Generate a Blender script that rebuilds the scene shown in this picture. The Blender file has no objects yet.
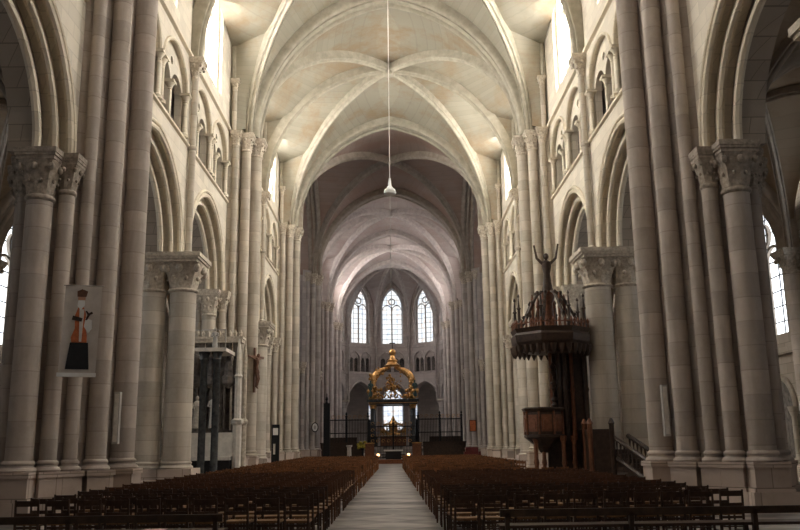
import bpy, bmesh, math, random
from math import sin, cos, pi, sqrt, acos, radians
from mathutils import Vector, Matrix
from mathutils.geometry import tessellate_polygon
random.seed(7)
SC = bpy.context.scene
COL = SC.collection

# ------------------------------------------------------------------ materials
def new_mat(name):
    m = bpy.data.materials.new(name); m.use_nodes = True
    nt = m.node_tree
    for n in list(nt.nodes): nt.nodes.remove(n)
    out = nt.nodes.new('ShaderNodeOutputMaterial')
    return m, nt, out
def N(nt, t, **kw):
    n = nt.nodes.new(t)
    for k, v in kw.items():
        if k in n.inputs: n.inputs[k].default_value = v
        else: setattr(n, k, v)
    return n
def math_n(nt, op, a, b=None):
    n = nt.nodes.new('ShaderNodeMath'); n.operation = op
    for i, v in enumerate((a, b)):
        if v is None: continue
        if hasattr(v, 'links'): nt.links.new(v, n.inputs[i])
        else: n.inputs[i].default_value = v
    return n.outputs[0]
def mixc(nt, fac, a, b, blend='MIX'):
    n = nt.nodes.new('ShaderNodeMix'); n.data_type = 'RGBA'; n.blend_type = blend
    for idx, v in ((0, fac), (6, a), (7, b)):
        if hasattr(v, 'links'): nt.links.new(v, n.inputs[idx])
        elif idx == 0: n.inputs[0].default_value = v
        else: n.inputs[idx].default_value = (*v, 1) if len(v) == 3 else v
    return n.outputs[2]
def ramp(nt, fac, stops):
    n = nt.nodes.new('ShaderNodeValToRGB')
    cr = n.color_ramp
    while len(cr.elements) < len(stops): cr.elements.new(0.5)
    for e, (p, c) in zip(cr.elements, stops):
        e.position = p; e.color = (*c, 1)
    nt.links.new(fac, n.inputs[0]); return n.outputs[0]
def finish(nt, out, col, rough=0.8, metal=0.0, bump=None, bstr=0.3, bdist=0.02, spec=0.3):
    b = nt.nodes.new('ShaderNodeBsdfPrincipled')
    if hasattr(col, 'links'): nt.links.new(col, b.inputs['Base Color'])
    else: b.inputs['Base Color'].default_value = (*col, 1)
    b.inputs['Roughness'].default_value = rough; b.inputs['Metallic'].default_value = metal
    b.inputs['Specular IOR Level'].default_value = spec
    if bump is not None:
        bn = N(nt, 'ShaderNodeBump', Strength=bstr, Distance=bdist)
        nt.links.new(bump, bn.inputs['Height']); nt.links.new(bn.outputs[0], b.inputs['Normal'])
    nt.links.new(b.outputs[0], out.inputs[0]); return b
def pos(nt):
    g = nt.nodes.new('ShaderNodeNewGeometry')
    s = nt.nodes.new('ShaderNodeSeparateXYZ'); nt.links.new(g.outputs['Position'], s.inputs[0])
    return g.outputs['Position'], s.outputs[0], s.outputs[1], s.outputs[2]
def noise(nt, vec, scale, detail=4, rough=0.6):
    n = N(nt, 'ShaderNodeTexNoise', Scale=scale, Detail=detail, Roughness=rough)
    if vec is not None: nt.links.new(vec, n.inputs['Vector'])
    return n.outputs['Fac']
def simple(name, col, rough=0.6, metal=0.0, var=0.25, scale=6.0, spec=0.4):
    m, nt, out = new_mat(name)
    p, x, y, z = pos(nt)
    f = noise(nt, p, scale)
    c = ramp(nt, f, [(0.3, tuple(v*(1-var) for v in col)), (0.7, tuple(min(1, v*(1+var)) for v in col))])
    finish(nt, out, c, rough, metal, f, 0.15, 0.01, spec); return m

def stone_shaft(name, col, course=0.52):
    m, nt, out = new_mat(name)
    p, x, y, z = pos(nt)
    oi = nt.nodes.new('ShaderNodeObjectInfo')
    zz = math_n(nt, 'ADD', z, math_n(nt, 'MULTIPLY', oi.outputs['Random'], 0.5))
    zz = math_n(nt, 'DIVIDE', zz, course)
    fl = math_n(nt, 'FLOOR', zz); fr = math_n(nt, 'FRACT', zz)
    joint = math_n(nt, 'LESS_THAN', fr, 0.04)
    wn = nt.nodes.new('ShaderNodeTexWhiteNoise'); wn.noise_dimensions = '1D'
    nt.links.new(math_n(nt, 'ADD', fl, math_n(nt, 'MULTIPLY', oi.outputs['Random'], 37.0)), wn.inputs['W'])
    a = tuple(v*0.82 for v in col); b = tuple(min(1, v*1.1) for v in col)
    c = ramp(nt, wn.outputs[0], [(0, a), (1, b)])
    n1 = noise(nt, p, 1.3, 6, 0.65); n2 = noise(nt, p, 9, 5)
    c = mixc(nt, ramp(nt, n1, [(0.45, (0, 0, 0)), (0.75, (0.5, 0.5, 0.5))]), c, tuple(v*0.6 for v in (col[0], col[1]*0.97, col[2]*0.92)))
    c = mixc(nt, ramp(nt, n2, [(0.5, (0, 0, 0)), (0.8, (0.3, 0.3, 0.3))]), c, (col[0]*1.1, col[1]*1.1, col[2]*1.12))
    mp = N(nt, 'ShaderNodeMapping'); mp.inputs['Scale'].default_value = (3.5, 3.5, .35); nt.links.new(p, mp.inputs['Vector'])
    n4 = noise(nt, mp.outputs[0], 1.0, 4, .6)
    c = mixc(nt, ramp(nt, n4, [(0.48, (0, 0, 0)), (0.7, (0.4, 0.4, 0.4))]), c, tuple(v*0.5 for v in col))
    c = mixc(nt, math_n(nt, 'MULTIPLY', joint, 0.38), c, tuple(v*0.4 for v in col))
    finish(nt, out, c, 0.85, 0, n2, 0.25, 0.02, 0.2); return m
def stone_wall(name, col, bw=0.8, bh=0.4, mortar_dark=0.6, stain=0.35):
    m, nt, out = new_mat(name)
    p, x, y, z = pos(nt)
    cb = nt.nodes.new('ShaderNodeCombineXYZ')
    nt.links.new(math_n(nt, 'ADD', x, y), cb.inputs[0]); nt.links.new(z, cb.inputs[1])
    br = nt.nodes.new('ShaderNodeTexBrick')
    nt.links.new(cb.outputs[0], br.inputs['Vector'])
    br.inputs['Scale'].default_value = 1.0; br.inputs['Brick Width'].default_value = bw; br.inputs['Row Height'].default_value = bh
    br.inputs['Mortar Size'].default_value = 0.012; br.inputs['Mortar Smooth'].default_value = 0.3
    br.inputs['Color1'].default_value = (*[v*0.9 for v in col], 1); br.inputs['Color2'].default_value = (*[min(1, v*1.1) for v in col], 1)
    br.inputs['Mortar'].default_value = (*[v*mortar_dark for v in col], 1)
    n1 = noise(nt, p, 0.6, 6, 0.65); n2 = noise(nt, p, 8, 5)
    c = mixc(nt, ramp(nt, n1, [(0.45, (0, 0, 0)), (0.8, (stain, stain, stain))]), br.outputs['Color'], (col[0]*0.55, col[1]*0.5, col[2]*0.42))
    finish(nt, out, c, 0.9, 0, n2, 0.2, 0.02, 0.2); return m
def web_mat(name, col, stain_col):
    m, nt, out = new_mat(name)
    p, x, y, z = pos(nt)
    n1 = noise(nt, p, 0.35, 6, 0.7); n2 = noise(nt, p, 7, 5); n3 = noise(nt, p, 0.9, 3)
    zz = math_n(nt, 'DIVIDE', z, 0.22)
    fr = math_n(nt, 'FRACT', zz); fl = math_n(nt, 'FLOOR', zz)
    wn = nt.nodes.new('ShaderNodeTexWhiteNoise'); wn.noise_dimensions = '1D'; nt.links.new(fl, wn.inputs['W'])
    c = ramp(nt, wn.outputs[0], [(0, tuple(v*0.93 for v in col)), (1, tuple(v*1.05 for v in col))])
    c = mixc(nt, math_n(nt, 'MULTIPLY', math_n(nt, 'LESS_THAN', fr, 0.12), 0.22), c, tuple(v*0.6 for v in col))
    c = mixc(nt, ramp(nt, n1, [(0.47, (0, 0, 0)), (0.62, (0.75, 0.75, 0.75))]), c, stain_col)
    c = mixc(nt, ramp(nt, n3, [(0.6, (0, 0, 0)), (0.75, (0.3, 0.3, 0.3))]), c, tuple(v*0.6 for v in col))
    finish(nt, out, c, 0.92, 0, n2, 0.2, 0.02, 0.15); return m
M = {}
M['shaft'] = stone_shaft('stone_shaft', (0.52, 0.462, 0.385))
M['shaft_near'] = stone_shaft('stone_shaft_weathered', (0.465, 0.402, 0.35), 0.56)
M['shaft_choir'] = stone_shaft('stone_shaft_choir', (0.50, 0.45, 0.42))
M['wall'] = stone_wall('stone_ashlar', (0.63, 0.572, 0.475), 0.8, 0.4, 0.82, 0.25)
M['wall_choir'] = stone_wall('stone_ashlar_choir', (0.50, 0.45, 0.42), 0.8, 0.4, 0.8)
M['wall_dark'] = stone_wall('stone_aisle', (0.36, 0.31, 0.26))  # aisle stone; also painted shade on the arch soffits
M['carved'] = simple('carved_stone', (0.50, 0.44, 0.36), 0.9, 0, 0.3, 9)
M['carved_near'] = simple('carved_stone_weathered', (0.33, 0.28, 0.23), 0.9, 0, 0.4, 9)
M['mould'] = stone_wall('moulding_stone', (0.68, 0.61, 0.49), 1.5, 0.45, 0.8, 0.3)
M['plinth'] = stone_wall('plinth_stone', (0.50, 0.41, 0.35), 0.9, 0.5, 0.5, 0.8)
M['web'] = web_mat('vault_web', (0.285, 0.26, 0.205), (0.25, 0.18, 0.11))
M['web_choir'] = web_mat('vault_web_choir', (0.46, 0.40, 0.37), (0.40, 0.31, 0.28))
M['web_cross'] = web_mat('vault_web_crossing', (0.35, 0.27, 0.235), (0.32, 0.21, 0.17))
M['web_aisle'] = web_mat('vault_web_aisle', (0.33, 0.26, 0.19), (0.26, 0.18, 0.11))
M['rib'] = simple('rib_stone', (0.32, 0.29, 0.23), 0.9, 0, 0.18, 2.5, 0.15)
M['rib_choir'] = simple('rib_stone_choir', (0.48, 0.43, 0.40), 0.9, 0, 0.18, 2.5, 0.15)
M['rib_aisle'] = simple('rib_stone_aisle', (0.36, 0.31, 0.26), 0.9, 0, 0.2, 2.5, 0.15)
M['wood'] = simple('chair_wood_shaded', (0.05, 0.026, 0.017), 0.45, 0, 0.35, 12)  # near chairs: darker copy, dimness put into the wood colour
M['wood_lit'] = simple('chair_wood_lit', (0.17, 0.070, 0.027), 0.5, 0, 0.75, 2.5)  # far chairs: brighter copy, their light painted into the colour
M['wood_half_lit'] = simple('chair_wood_half_lit', (0.085, 0.036, 0.018), 0.5, 0, 0.4, 2)  # middle rows: step between the shaded and lit copies of one wood
M['rush'] = simple('rush_seat', (0.20, 0.11, 0.055), 0.8, 0, 0.3, 20)
M['oak'] = simple('dark_oak', (0.045, 0.026, 0.017), 0.45, 0, 0.4, 8)
M['oak_red'] = simple('red_brown_oak', (0.16, 0.062, 0.03), 0.45, 0, 0.35, 8)
M['iron'] = simple('black_iron', (0.02, 0.02, 0.022), 0.5, 0.6, 0.2, 8)
M['gold'] = simple('gilding', (0.55, 0.31, 0.11), 0.4, 0.8, 0.6, 3)
M['marble'] = simple('dark_marble', (0.045, 0.047, 0.048), 0.25, 0, 0.5, 5)
M['verdigris'] = simple('green_bronze', (0.06, 0.10, 0.09), 0.5, 0.2, 0.4, 4)
M['white'] = simple('white_paint', (0.75, 0.75, 0.73), 0.6, 0, 0.05, 5)
M['pale'] = simple('pale_stone', (0.62, 0.58, 0.52), 0.7, 0, 0.15, 5)
M['grey'] = simple('grey_metal', (0.42, 0.40, 0.37), 0.5, 0, 0.1, 5)
M['black'] = simple('black_cloth', (0.012, 0.012, 0.014), 0.7, 0, 0.2, 5)
M['red'] = simple('dark_red', (0.12, 0.02, 0.018), 0.7, 0, 0.3, 5)
M['orange'] = simple('orange_cloth', (0.48, 0.13, 0.045), 0.7, 0, 0.3, 8)
M['skin'] = simple('skin_tone', (0.50, 0.27, 0.18), 0.7, 0, 0.1, 8)
M['banner'] = simple('banner_cloth', (0.56, 0.51, 0.46), 0.85, 0, 0.12, 3)
M['carving_wood'] = simple('carved_brown_wood', (0.13, 0.058, 0.034), 0.5, 0, 0.3, 10)
M['yellow'] = simple('yellow_flowers', (0.42, 0.36, 0.05), 0.7, 0, 0.3, 12)
M['lead'] = simple('window_lead', (0.10, 0.10, 0.11), 0.6, 0, 0.1, 5)
M['retable'] = simple('dark_stone_and_shade', (0.16, 0.14, 0.125), 0.85, 0, 0.5, 5)  # altarpiece stone, also painted shade for passage backs and blind arches
M['fur'] = simple('paper', (0.75, 0.5, 0.48), 0.8, 0, 0.05, 5)

def glass(name, col, strength, pattern=0.25, scale=3.0):
    m, nt, out = new_mat(name)
    p, x, y, z = pos(nt)
    v = N(nt, 'ShaderNodeTexVoronoi', Scale=scale); nt.links.new(p, v.inputs['Vector'])
    hs = ramp(nt, noise(nt, v.outputs['Position'], 3.0, 1), [(0.30, (0.50, 0.62, 0.85)), (0.45, (0.9, 0.95, 1.0)), (0.58, (1, 1, 0.96)), (0.72, (0.95, 0.66, 0.5))])
    c = mixc(nt, pattern, col, hs)
    e = nt.nodes.new('ShaderNodeEmission'); nt.links.new(c, e.inputs[0]); e.inputs[1].default_value = strength
    nt.links.new(e.outputs[0], out.inputs[0]); return m
M['glass_nave'] = glass('clerestory_glass', (1.0, 0.96, 0.885), 23.0, 0.10)
M['glass_nave_near'] = glass('clerestory_glass_near', (1.0, 0.93, 0.86), 11.0, 0.10)
M['glass_choir'] = glass('choir_glass', (1.0, 0.93, 0.90), 5.0, 0.15)
M['glass_choir_bright'] = glass('choir_glass_bright', (1.0, 0.93, 0.90), 14.0, 0.15)
M['glass_choir_mid'] = glass('choir_glass_mid', (1.0, 0.93, 0.90), 8.0, 0.15)
M['glass_apse'] = glass('apse_glass', (0.92, 0.97, 1.0), .62, 0.55, 2.6)
M['glass_aisle'] = glass('aisle_glass', (0.90, 0.95, 1.0), 2.0, 0.12, 2.0)
M['glass_aisle_near'] = glass('aisle_glass_near', (0.90, 0.95, 1.0), 0.8, 0.08, 2.0)
M['glass_chapel'] = glass('chapel_glass', (0.85, 0.88, 1.0), 0.62, 0.7, 2.2)
M['glass_transept'] = glass('transept_glass', (0.9, 0.92, 1.0), 1.1, 0.3, 2.0)
def emit(name, col, s):
    m, nt, out = new_mat(name)
    e = nt.nodes.new('ShaderNodeEmission'); e.inputs[0].default_value = (*col, 1); e.inputs[1].default_value = s
    nt.links.new(e.outputs[0], out.inputs[0]); return m
M['lamp'] = emit('warm_lamp', (1.0, 0.5, 0.2), 3)

def floor_mat():
    m, nt, out = new_mat('stone_floor')
    p, x, y, z = pos(nt)
    mp = N(nt, 'ShaderNodeMapping'); mp.inputs['Rotation'].default_value = (0, 0, radians(45))
    nt.links.new(p, mp.inputs['Vector'])
    ck = N(nt, 'ShaderNodeTexChecker', Scale=.8); nt.links.new(mp.outputs[0], ck.inputs['Vector'])
    ck.inputs['Color1'].default_value = (0.42, 0.385, 0.35, 1); ck.inputs['Color2'].default_value = (0.09, 0.08, 0.075, 1)
    n1 = noise(nt, p, 1.1, 5); n2 = noise(nt, p, 14, 4)
    mp2 = N(nt, 'ShaderNodeMapping'); mp2.inputs['Scale'].default_value = (.22, .55, 1); nt.links.new(p, mp2.inputs['Vector'])
    n3 = noise(nt, mp2.outputs[0], 1.3, 4, .7)
    c = mixc(nt, 0.25, ck.outputs[0], ramp(nt, n1, [(0.3, (0.14, 0.125, 0.115)), (0.7, (0.34, 0.315, 0.29))]))
    c = mixc(nt, .45, c, ramp(nt, n3, [(.44, (.03, .027, .025)), (.56, (.5, .46, .42))]))
    finish(nt, out, c, 0.42, 0, n2, 0.12, 0.01, 0.5); return m
M['floor'] = floor_mat()

# ------------------------------------------------------------------ mesh helpers
class MB:
    def __init__(s): s.v = []; s.f = []
    def add(s, vs, fs):
        o = len(s.v); s.v += [tuple(v) for v in vs]; s.f += [tuple(i+o for i in f) for f in fs]; return s
    def box(s, x0, x1, y0, y1, z0, z1):
        if x0 > x1: x0, x1 = x1, x0
        if y0 > y1: y0, y1 = y1, y0
        return s.add([(x0,y0,z0),(x1,y0,z0),(x1,y1,z0),(x0,y1,z0),(x0,y0,z1),(x1,y0,z1),(x1,y1,z1),(x0,y1,z1)],
                     [(3,2,1,0),(4,5,6,7),(0,1,5,4),(1,2,6,5),(2,3,7,6),(3,0,4,7)])
    def lathe(s, prof, cx=0, cy=0, seg=24, cz=0, rot=0, caps=True):
        vs = []; fs = []
        for r, z in prof:
            for k in range(seg):
                a = 2*pi*k/seg+rot; vs.append((cx+r*cos(a), cy+r*sin(a), cz+z))
        for i in range(len(prof)-1):
            for k in range(seg):
                k2 = (k+1) % seg
                fs.append((i*seg+k, i*seg+k2, (i+1)*seg+k2, (i+1)*seg+k))
        if caps:
            fs.append(tuple(range(seg-1, -1, -1))); fs.append(tuple((len(prof)-1)*seg+k for k in range(seg)))
        return s.add(vs, fs)
    def prism(s, poly, z0, z1):
        n = len(poly)
        vs = [(x, y, z0) for x, y in poly]+[(x, y, z1) for x, y in poly]
        tri = tessellate_polygon([[Vector((x, y, 0)) for x, y in poly]])
        fs = [(a, b, c) for a, b, c in tri]+[(a+n, b+n, c+n) for a, b, c in tri]
        fs += [(i, (i+1) % n, n+(i+1) % n, n+i) for i in range(n)]
        return s.add(vs, fs)
    def slab(s, loops, fn, u0, u1):
        """loops of (a,b); fn(u,a,b)->xyz; extruded u0..u1"""
        tri = tessellate_polygon([[Vector((a, b, 0)) for a, b in L] for L in loops])
        flat = [p for L in loops for p in L]; n = len(flat)
        vs = [fn(u0, a, b) for a, b in flat]+[fn(u1, a, b) for a, b in flat]
        fs = [(a, b, c) for a, b, c in tri]+[(c+n, b+n, a+n) for a, b, c in tri]
        o = 0
        for L in loops:
            m = len(L)
            fs += [(o+i, o+(i+1) % m, n+o+(i+1) % m, n+o+i) for i in range(m)]; o += m
        return s.add(vs, fs)
    def grid(s, A, B, m=6, bulge=0.0, up=Vector((0, 0, 1))):
        vs = []; fs = []
        n = len(A)
        for i in range(n):
            a = Vector(A[i]); b = Vector(B[i]); L = (a-b).length
            for j in range(m+1):
                t = j/m; vs.append(a.lerp(b, t)+up*(bulge*L*4*t*(1-t)))
        for i in range(n-1):
            for j in range(m):
                fs.append((i*(m+1)+j, i*(m+1)+j+1, (i+1)*(m+1)+j+1, (i+1)*(m+1)+j))
        return s.add(vs, fs)
    def sweep(s, path, prof, side):
        """path: points; prof: list of (b, n) offsets (b along side, n = outward side x tangent); closed profile"""
        path = [Vector(p) for p in path]; side = Vector(side).normalized()
        vs = []; fs = []; k = len(prof)
        for i, p in enumerate(path):
            t = (path[min(i+1, len(path)-1)]-path[max(i-1, 0)]).normalized()
            nn = side.cross(t).normalized()
            for b, n in prof: vs.append(p+side*b+nn*n)
        for i in range(len(path)-1):
            for j in range(k):
                j2 = (j+1) % k
                fs.append((i*k+j, i*k+j2, (i+1)*k+j2, (i+1)*k+j))
        fs.append(tuple(range(k))); fs.append(tuple((len(path)-1)*k+j for j in range(k)))
        return s.add(vs, fs)
    def tube(s, pts, r, seg=8):
        pts = [Vector(p) for p in pts]; vs = []; fs = []
        rr = r if isinstance(r, (list, tuple)) else [r]*len(pts)
        t0 = (pts[1]-pts[0]).normalized(); ref = Vector((0, 0, 1)) if abs(t0.z) < 0.9 else Vector((1, 0, 0))
        for i, p in enumerate(pts):
            t = (pts[min(i+1, len(pts)-1)]-pts[max(i-1, 0)]).normalized()
            a = ref.cross(t).normalized(); b = t.cross(a).normalized()
            for k in range(seg):
                an = 2*pi*k/seg; vs.append(p+a*(rr[i]*cos(an))+b*(rr[i]*sin(an)))
        for i in range(len(pts)-1):
            for k in range(seg):
                k2 = (k+1) % seg; fs.append((i*seg+k, i*seg+k2, (i+1)*seg+k2, (i+1)*seg+k))
        fs.append(tuple(range(seg-1, -1, -1))); fs.append(tuple((len(pts)-1)*seg+k for k in range(seg)))
        return s.add(vs, fs)
    def ball(s, c, r, seg=12, rings=8, sc=(1, 1, 1)):
        prof = [(max(1e-4, sin(pi*i/rings)), -cos(pi*i/rings)) for i in range(rings+1)]
        vs = []; fs = []
        for q, z in prof:
            for k in range(seg):
                a = 2*pi*k/seg; vs.append((c[0]+r*sc[0]*q*cos(a), c[1]+r*sc[1]*q*sin(a), c[2]+r*sc[2]*z))
        for i in range(rings):
            for k in range(seg):
                k2 = (k+1) % seg; fs.append((i*seg+k, i*seg+k2, (i+1)*seg+k2, (i+1)*seg+k))
        return s.add(vs, fs)
    def build(s, name, mat, parent=None, smooth=False, loc=None):
        me = bpy.data.meshes.new(name); me.from_pydata(s.v, [], s.f); me.update()
        bm = bmesh.new(); bm.from_mesh(me); bmesh.ops.recalc_face_normals(bm, faces=bm.faces); bm.to_mesh(me); bm.free()
        me.materials.append(M[mat] if isinstance(mat, str) else mat)
        if smooth:
            me.polygons.foreach_set('use_smooth', [True]*len(me.polygons))
            try: me.set_sharp_from_angle(angle=radians(42))
            except Exception: pass
        o = bpy.data.objects.new(name, me); COL.objects.link(o)
        if parent is not None: o.parent = parent
        if loc is not None: o.location = loc
        return o
def tag(o, label=None, cat=None, group=None, kind=None):
    if label: o['label'] = label
    if cat: o['category'] = cat
    if group: o['group'] = group
    if kind: o['kind'] = kind
    return o
def thing(name, label, cat, loc=(0, 0, 0), rz=0, group=None):
    o = bpy.data.objects.new(name, None); COL.objects.link(o); o.empty_display_size = 0.2
    o.location = loc; o.rotation_euler = (0, 0, rz); return tag(o, label, cat, group)
KIDS = {}
def clone(o, parent=None):
    c = o.copy(); COL.objects.link(c)
    if parent is not None: c.parent = parent
    for k in list(o.children): clone(k, c)
    return c
def struct(mb, name, mat, smooth=False, parent=None):
    o = mb.build(name, mat, parent, smooth)
    if parent is None: o['kind'] = 'structure'
    return o
def arch(y0, y1, zs, zp, n=14):
    s = (y1-y0)/2; h = zp-zs; k = 1.0; h2 = h
    if h < 1.04*s: h2 = 1.04*s; k = h/h2
    R = (h2*h2+s*s)/(2*s); a1 = acos((R-s)/R); L = []
    for i in range(n+1):
        a = a1*i/n; L.append((y0+R-R*cos(a), zs+k*R*sin(a)))
    return L+[(y0+y1-y, z) for y, z in reversed(L[:-1])]
def sidefn(s): return lambda u, a, b: (s*u, a, b)

# ------------------------------------------------------------------ dimensions (metres; camera at y=0)
STR = [3.1, 21.15, 39.7, 57.3, 74.3, 90.0, 105.5]
WEAK = {0: 12.2, 1: 30.6, 2: 48.5, 4: 82.1, 5: 97.8}
ZA, ZS, ZC = 8.55, 12.9, 16.6       # arcade abacus, triforium string, clerestory string
XW = 7.85; XS1 = 6.65; ZTOP = 24.9
XO = 15.4

# ------------------------------------------------------------------ capitals, shafts
def capital_mesh(r, h, w, seg=32, lobes=8):
    """leafy bell from a round shaft r to a square block half width w, height h"""
    mb = MB(); vs = []; fs = []; rings = 9
    for i in range(rings+1):
        t = i/rings
        for k in range(seg):
            a = 2*pi*k/seg; ca, sa = cos(a), sin(a)
            sq = min(1/max(abs(ca), 1e-6), 1/max(abs(sa), 1e-6)); sq = min(sq, 1.33)
            f = t**1.6
            rad = r*(1-f)+w*0.96*((1-f)+f*sq)*f/(max(f, 1e-6)) * 1.0 if False else r*(1-f)+w*0.95*sq*f
            leaf = 0.13*r*max(0, cos(lobes*a/1.0+(pi if i > 5 else 0)))*sin(pi*min(1, (t*2) % 1.0001))
            vs.append(((rad+leaf)*ca, (rad+leaf)*sa, h*t))
    for i in range(rings):
        for k in range(seg):
            k2 = (k+1) % seg; fs.append((i*seg+k, i*seg+k2, (i+1)*seg+k2, (i+1)*seg+k))
    mb.add(vs, fs)
    # necking ring
    mb.lathe([(r, -0.10), (r*1.14, -0.07), (r*1.18, -0.03), (r*1.12, 0.02), (r, 0.04)], seg=seg, caps=False)
    # crocket volutes at the corners and mid faces, two tiers
    for k in range(8):
        a = pi/4*k
        sq = 1.3 if k % 2 else 1.0
        for (tt, q, sc) in ((0.80, 0.17, 1.0), (0.42, 0.13, 0.72)):
            rad = (r*(1-tt**1.6)+w*sq*tt**1.6)+0.02
            mb.ball((rad*cos(a+(0 if tt > .5 else pi/8)), rad*sin(a+(0 if tt > .5 else pi/8)), h*tt), q*w*sc, 8, 6, (1, 1, 1.25))
    return mb
def abacus(mb, cx, cy, w, z0, z1, wy=None):
    wy = wy or w; t = z1-z0
    mb.box(cx-w*0.9, cx+w*0.9, cy-wy*0.9, cy+wy*0.9, z0, z0+t*0.3)
    mb.box(cx-w*0.96, cx+w*0.96, cy-wy*0.96, cy+wy*0.96, z0+t*0.3, z0+t*0.55)
    mb.box(cx-w, cx+w, cy-wy, cy+wy, z0+t*0.55, z1)
def base_mesh(r):
    return MB().lathe([(r+.09, 0), (r+.11, 0.04), (r+.08, 0.09), (r+.04, 0.11), (r+.03, 0.15), (r+.055, 0.18), (r+.055, 0.21), (r+.03, 0.24), (r, 0.26)], seg=24)
MESHCACHE = {}
def shaft(parent, x, y, r, z0, z1, mat, cap_h=0.5, cap_w=None, ab_h=0.2, name='shaft', base=True, cmat='carved', rings=()):
    """engaged shaft with base, capital and abacus as its own pieces; z1 = top of abacus"""
    cap_w = cap_w or r*1.5
    top = z1-ab_h-cap_h
    key = ('s', r, z0, round(z1, 2), mat, rings)
    if key not in MESHCACHE:
        prof = [(r, 0)]
        for zr in rings:
            q = zr-z0; prof += [(r, q-.1), (r*1.3, q-.07), (r*1.45, q), (r*1.3, q+.07), (r, q+.1)]
        prof.append((r, top+0.04-z0))
        o = MB().lathe(prof, seg=20).build(name, mat, parent, True, (x, y, z0)); MESHCACHE[key] = o.data
    else:
        o = bpy.data.objects.new(name, MESHCACHE[key]); COL.objects.link(o); o.parent = parent; o.location = (x, y, z0)
    def sub(nm, key, make, zz, m):
        if key not in MESHCACHE:
            c = make().build(nm, m, o, True, (0, 0, zz)); MESHCACHE[key] = c.data
        else:
            c = bpy.data.objects.new(nm, MESHCACHE[key]); COL.objects.link(c); c.parent = o; c.location = (0, 0, zz)
    if base: sub('base', ('b', r, mat), lambda: base_mesh(r), -0.0, mat)
    def mk():
        mb = capital_mesh(r, cap_h, cap_w); abacus(mb, 0, 0, cap_w*1.08, cap_h, cap_h+ab_h); return mb
    sub('capital', ('c', r, cap_h, cap_w, cmat), mk, top-z0, cmat)
    return o

def ordinal(n): return ['first','second','third','fourth','fifth','sixth','seventh','eighth','ninth','tenth','eleventh','twelfth','thirteenth','fourteenth','fifteenth','sixteenth'][n]
PIERLAB = {0: ('grey clustered stone pier beside the viewer, outside the near corner, {s} side'),
 1: ('nearest weathered clustered pier on the {s}, {x}'),
 2: ('pale clustered pier on the {s}, {x}'),
 3: ('clustered pier at the {s} foot of the crossing arch'),
 4: ('darker shafted crossing pier on the {s}, at the far side of the crossing'),
 5: ('slim far choir pier on the {s}, between the crossing and the apse'),
 6: ('farthest clustered pier on the {s}, at the mouth of the apse')}
XTRA = {(1, -1): 'with the hanging banner', (1, 1): 'at the foot of the pulpit stair', (2, -1): 'behind the dark altar columns', (2, 1): 'behind the pulpit basket'}
def strong_pier(i, s):
    Y = STR[i]; side = 'left' if s < 0 else 'right'
    near = i <= 1
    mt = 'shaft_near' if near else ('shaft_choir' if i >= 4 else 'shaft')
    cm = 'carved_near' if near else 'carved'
    t = thing('clustered_pier', PIERLAB[i].format(s=side, x=XTRA.get((i, s), '')), 'pier', (0, Y, 0))
    zb = 1.05
    spec = [(6.73, 0, .29), (7.08, .88, .24), (7.5, 1.38, .16)]
    low = [(7.85, 1.78, .19), (8.36, 2.1, .30), (8.93, 1.68, .15), (9.3, .95, .17), (9.55, 0, .24)]
    # plinths
    mb = MB()
    for (x, y, r) in spec+low:
        for q in ((1, -1) if y else (1,)):
            for (w, z0, z1) in ((r*1.5+.16, 0, .42), (r*1.45+.1, .42, .5), (r*1.4+.05, .5, zb-.12), (r*1.4+.09, zb-.12, zb)):
                rot = 0 if (x, y) in ((6.73, 0), (8.36, 2.1), (9.55, 0)) else pi/4
                mb.lathe([(w*1.17, z0), (w*1.17, z1)], s*x, q*y, 4, 0, pi/4+rot)
    core = [(6.95, 0), (7.25, .8), (7.62, 1.3), (7.95, 1.65), (8.3, 1.95), (8.6, 1.95), (8.85, 1.65), (9.2, 1.0), (9.4, .3)]
    poly = [(s*x, y) for x, y in core]+[(s*x, -y) for x, y in reversed(core) if y]
    mb.prism([(s*(8.25+(abs(x)-8.25)*.8), y*.86) for x, y in poly], 0, zb)
    mb.build('plinth', 'plinth', t)
    MB().prism(poly, zb, ZA).build('core', mt, t)
    up = [(6.95, 0), (7.25, .8), (7.62, 1.35), (7.95, 1.5)]
    MB().prism([(s*x, y) for x, y in up]+[(s*x, -y) for x, y in reversed(up) if y], ZA, ZC+.3).build('upper_core', mt, t)
    for (x, y, r) in spec:
        for q in ((1, -1) if y else (1,)):
            shaft(t, s*x, q*y, r, zb, ZC, mt, 0.62 if r > .2 else .45, r*1.55, .22, cmat=cm)
    for (x, y, r) in low:
        for q in ((1, -1) if y else (1,)):
            big = r > .29
            shaft(t, s*x, q*y, r, zb, ZA, mt, 0.85 if big else .62, r*(1.55 if big else 1.7), .28, cmat=cm)
    # wall-rib shafts above the capital
    for q in (1, -1):
        if (i in (3,) and q > 0) or (i == 4 and q < 0): continue
        shaft(t, s*7.62, q*1.45, .12, ZC, 19.3, mt, .35, .22, .12, name='wall_rib_shaft', base=False, cmat=cm)
    return t
for i in range(7):
    for s in (-1, 1): strong_pier(i, s)

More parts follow.
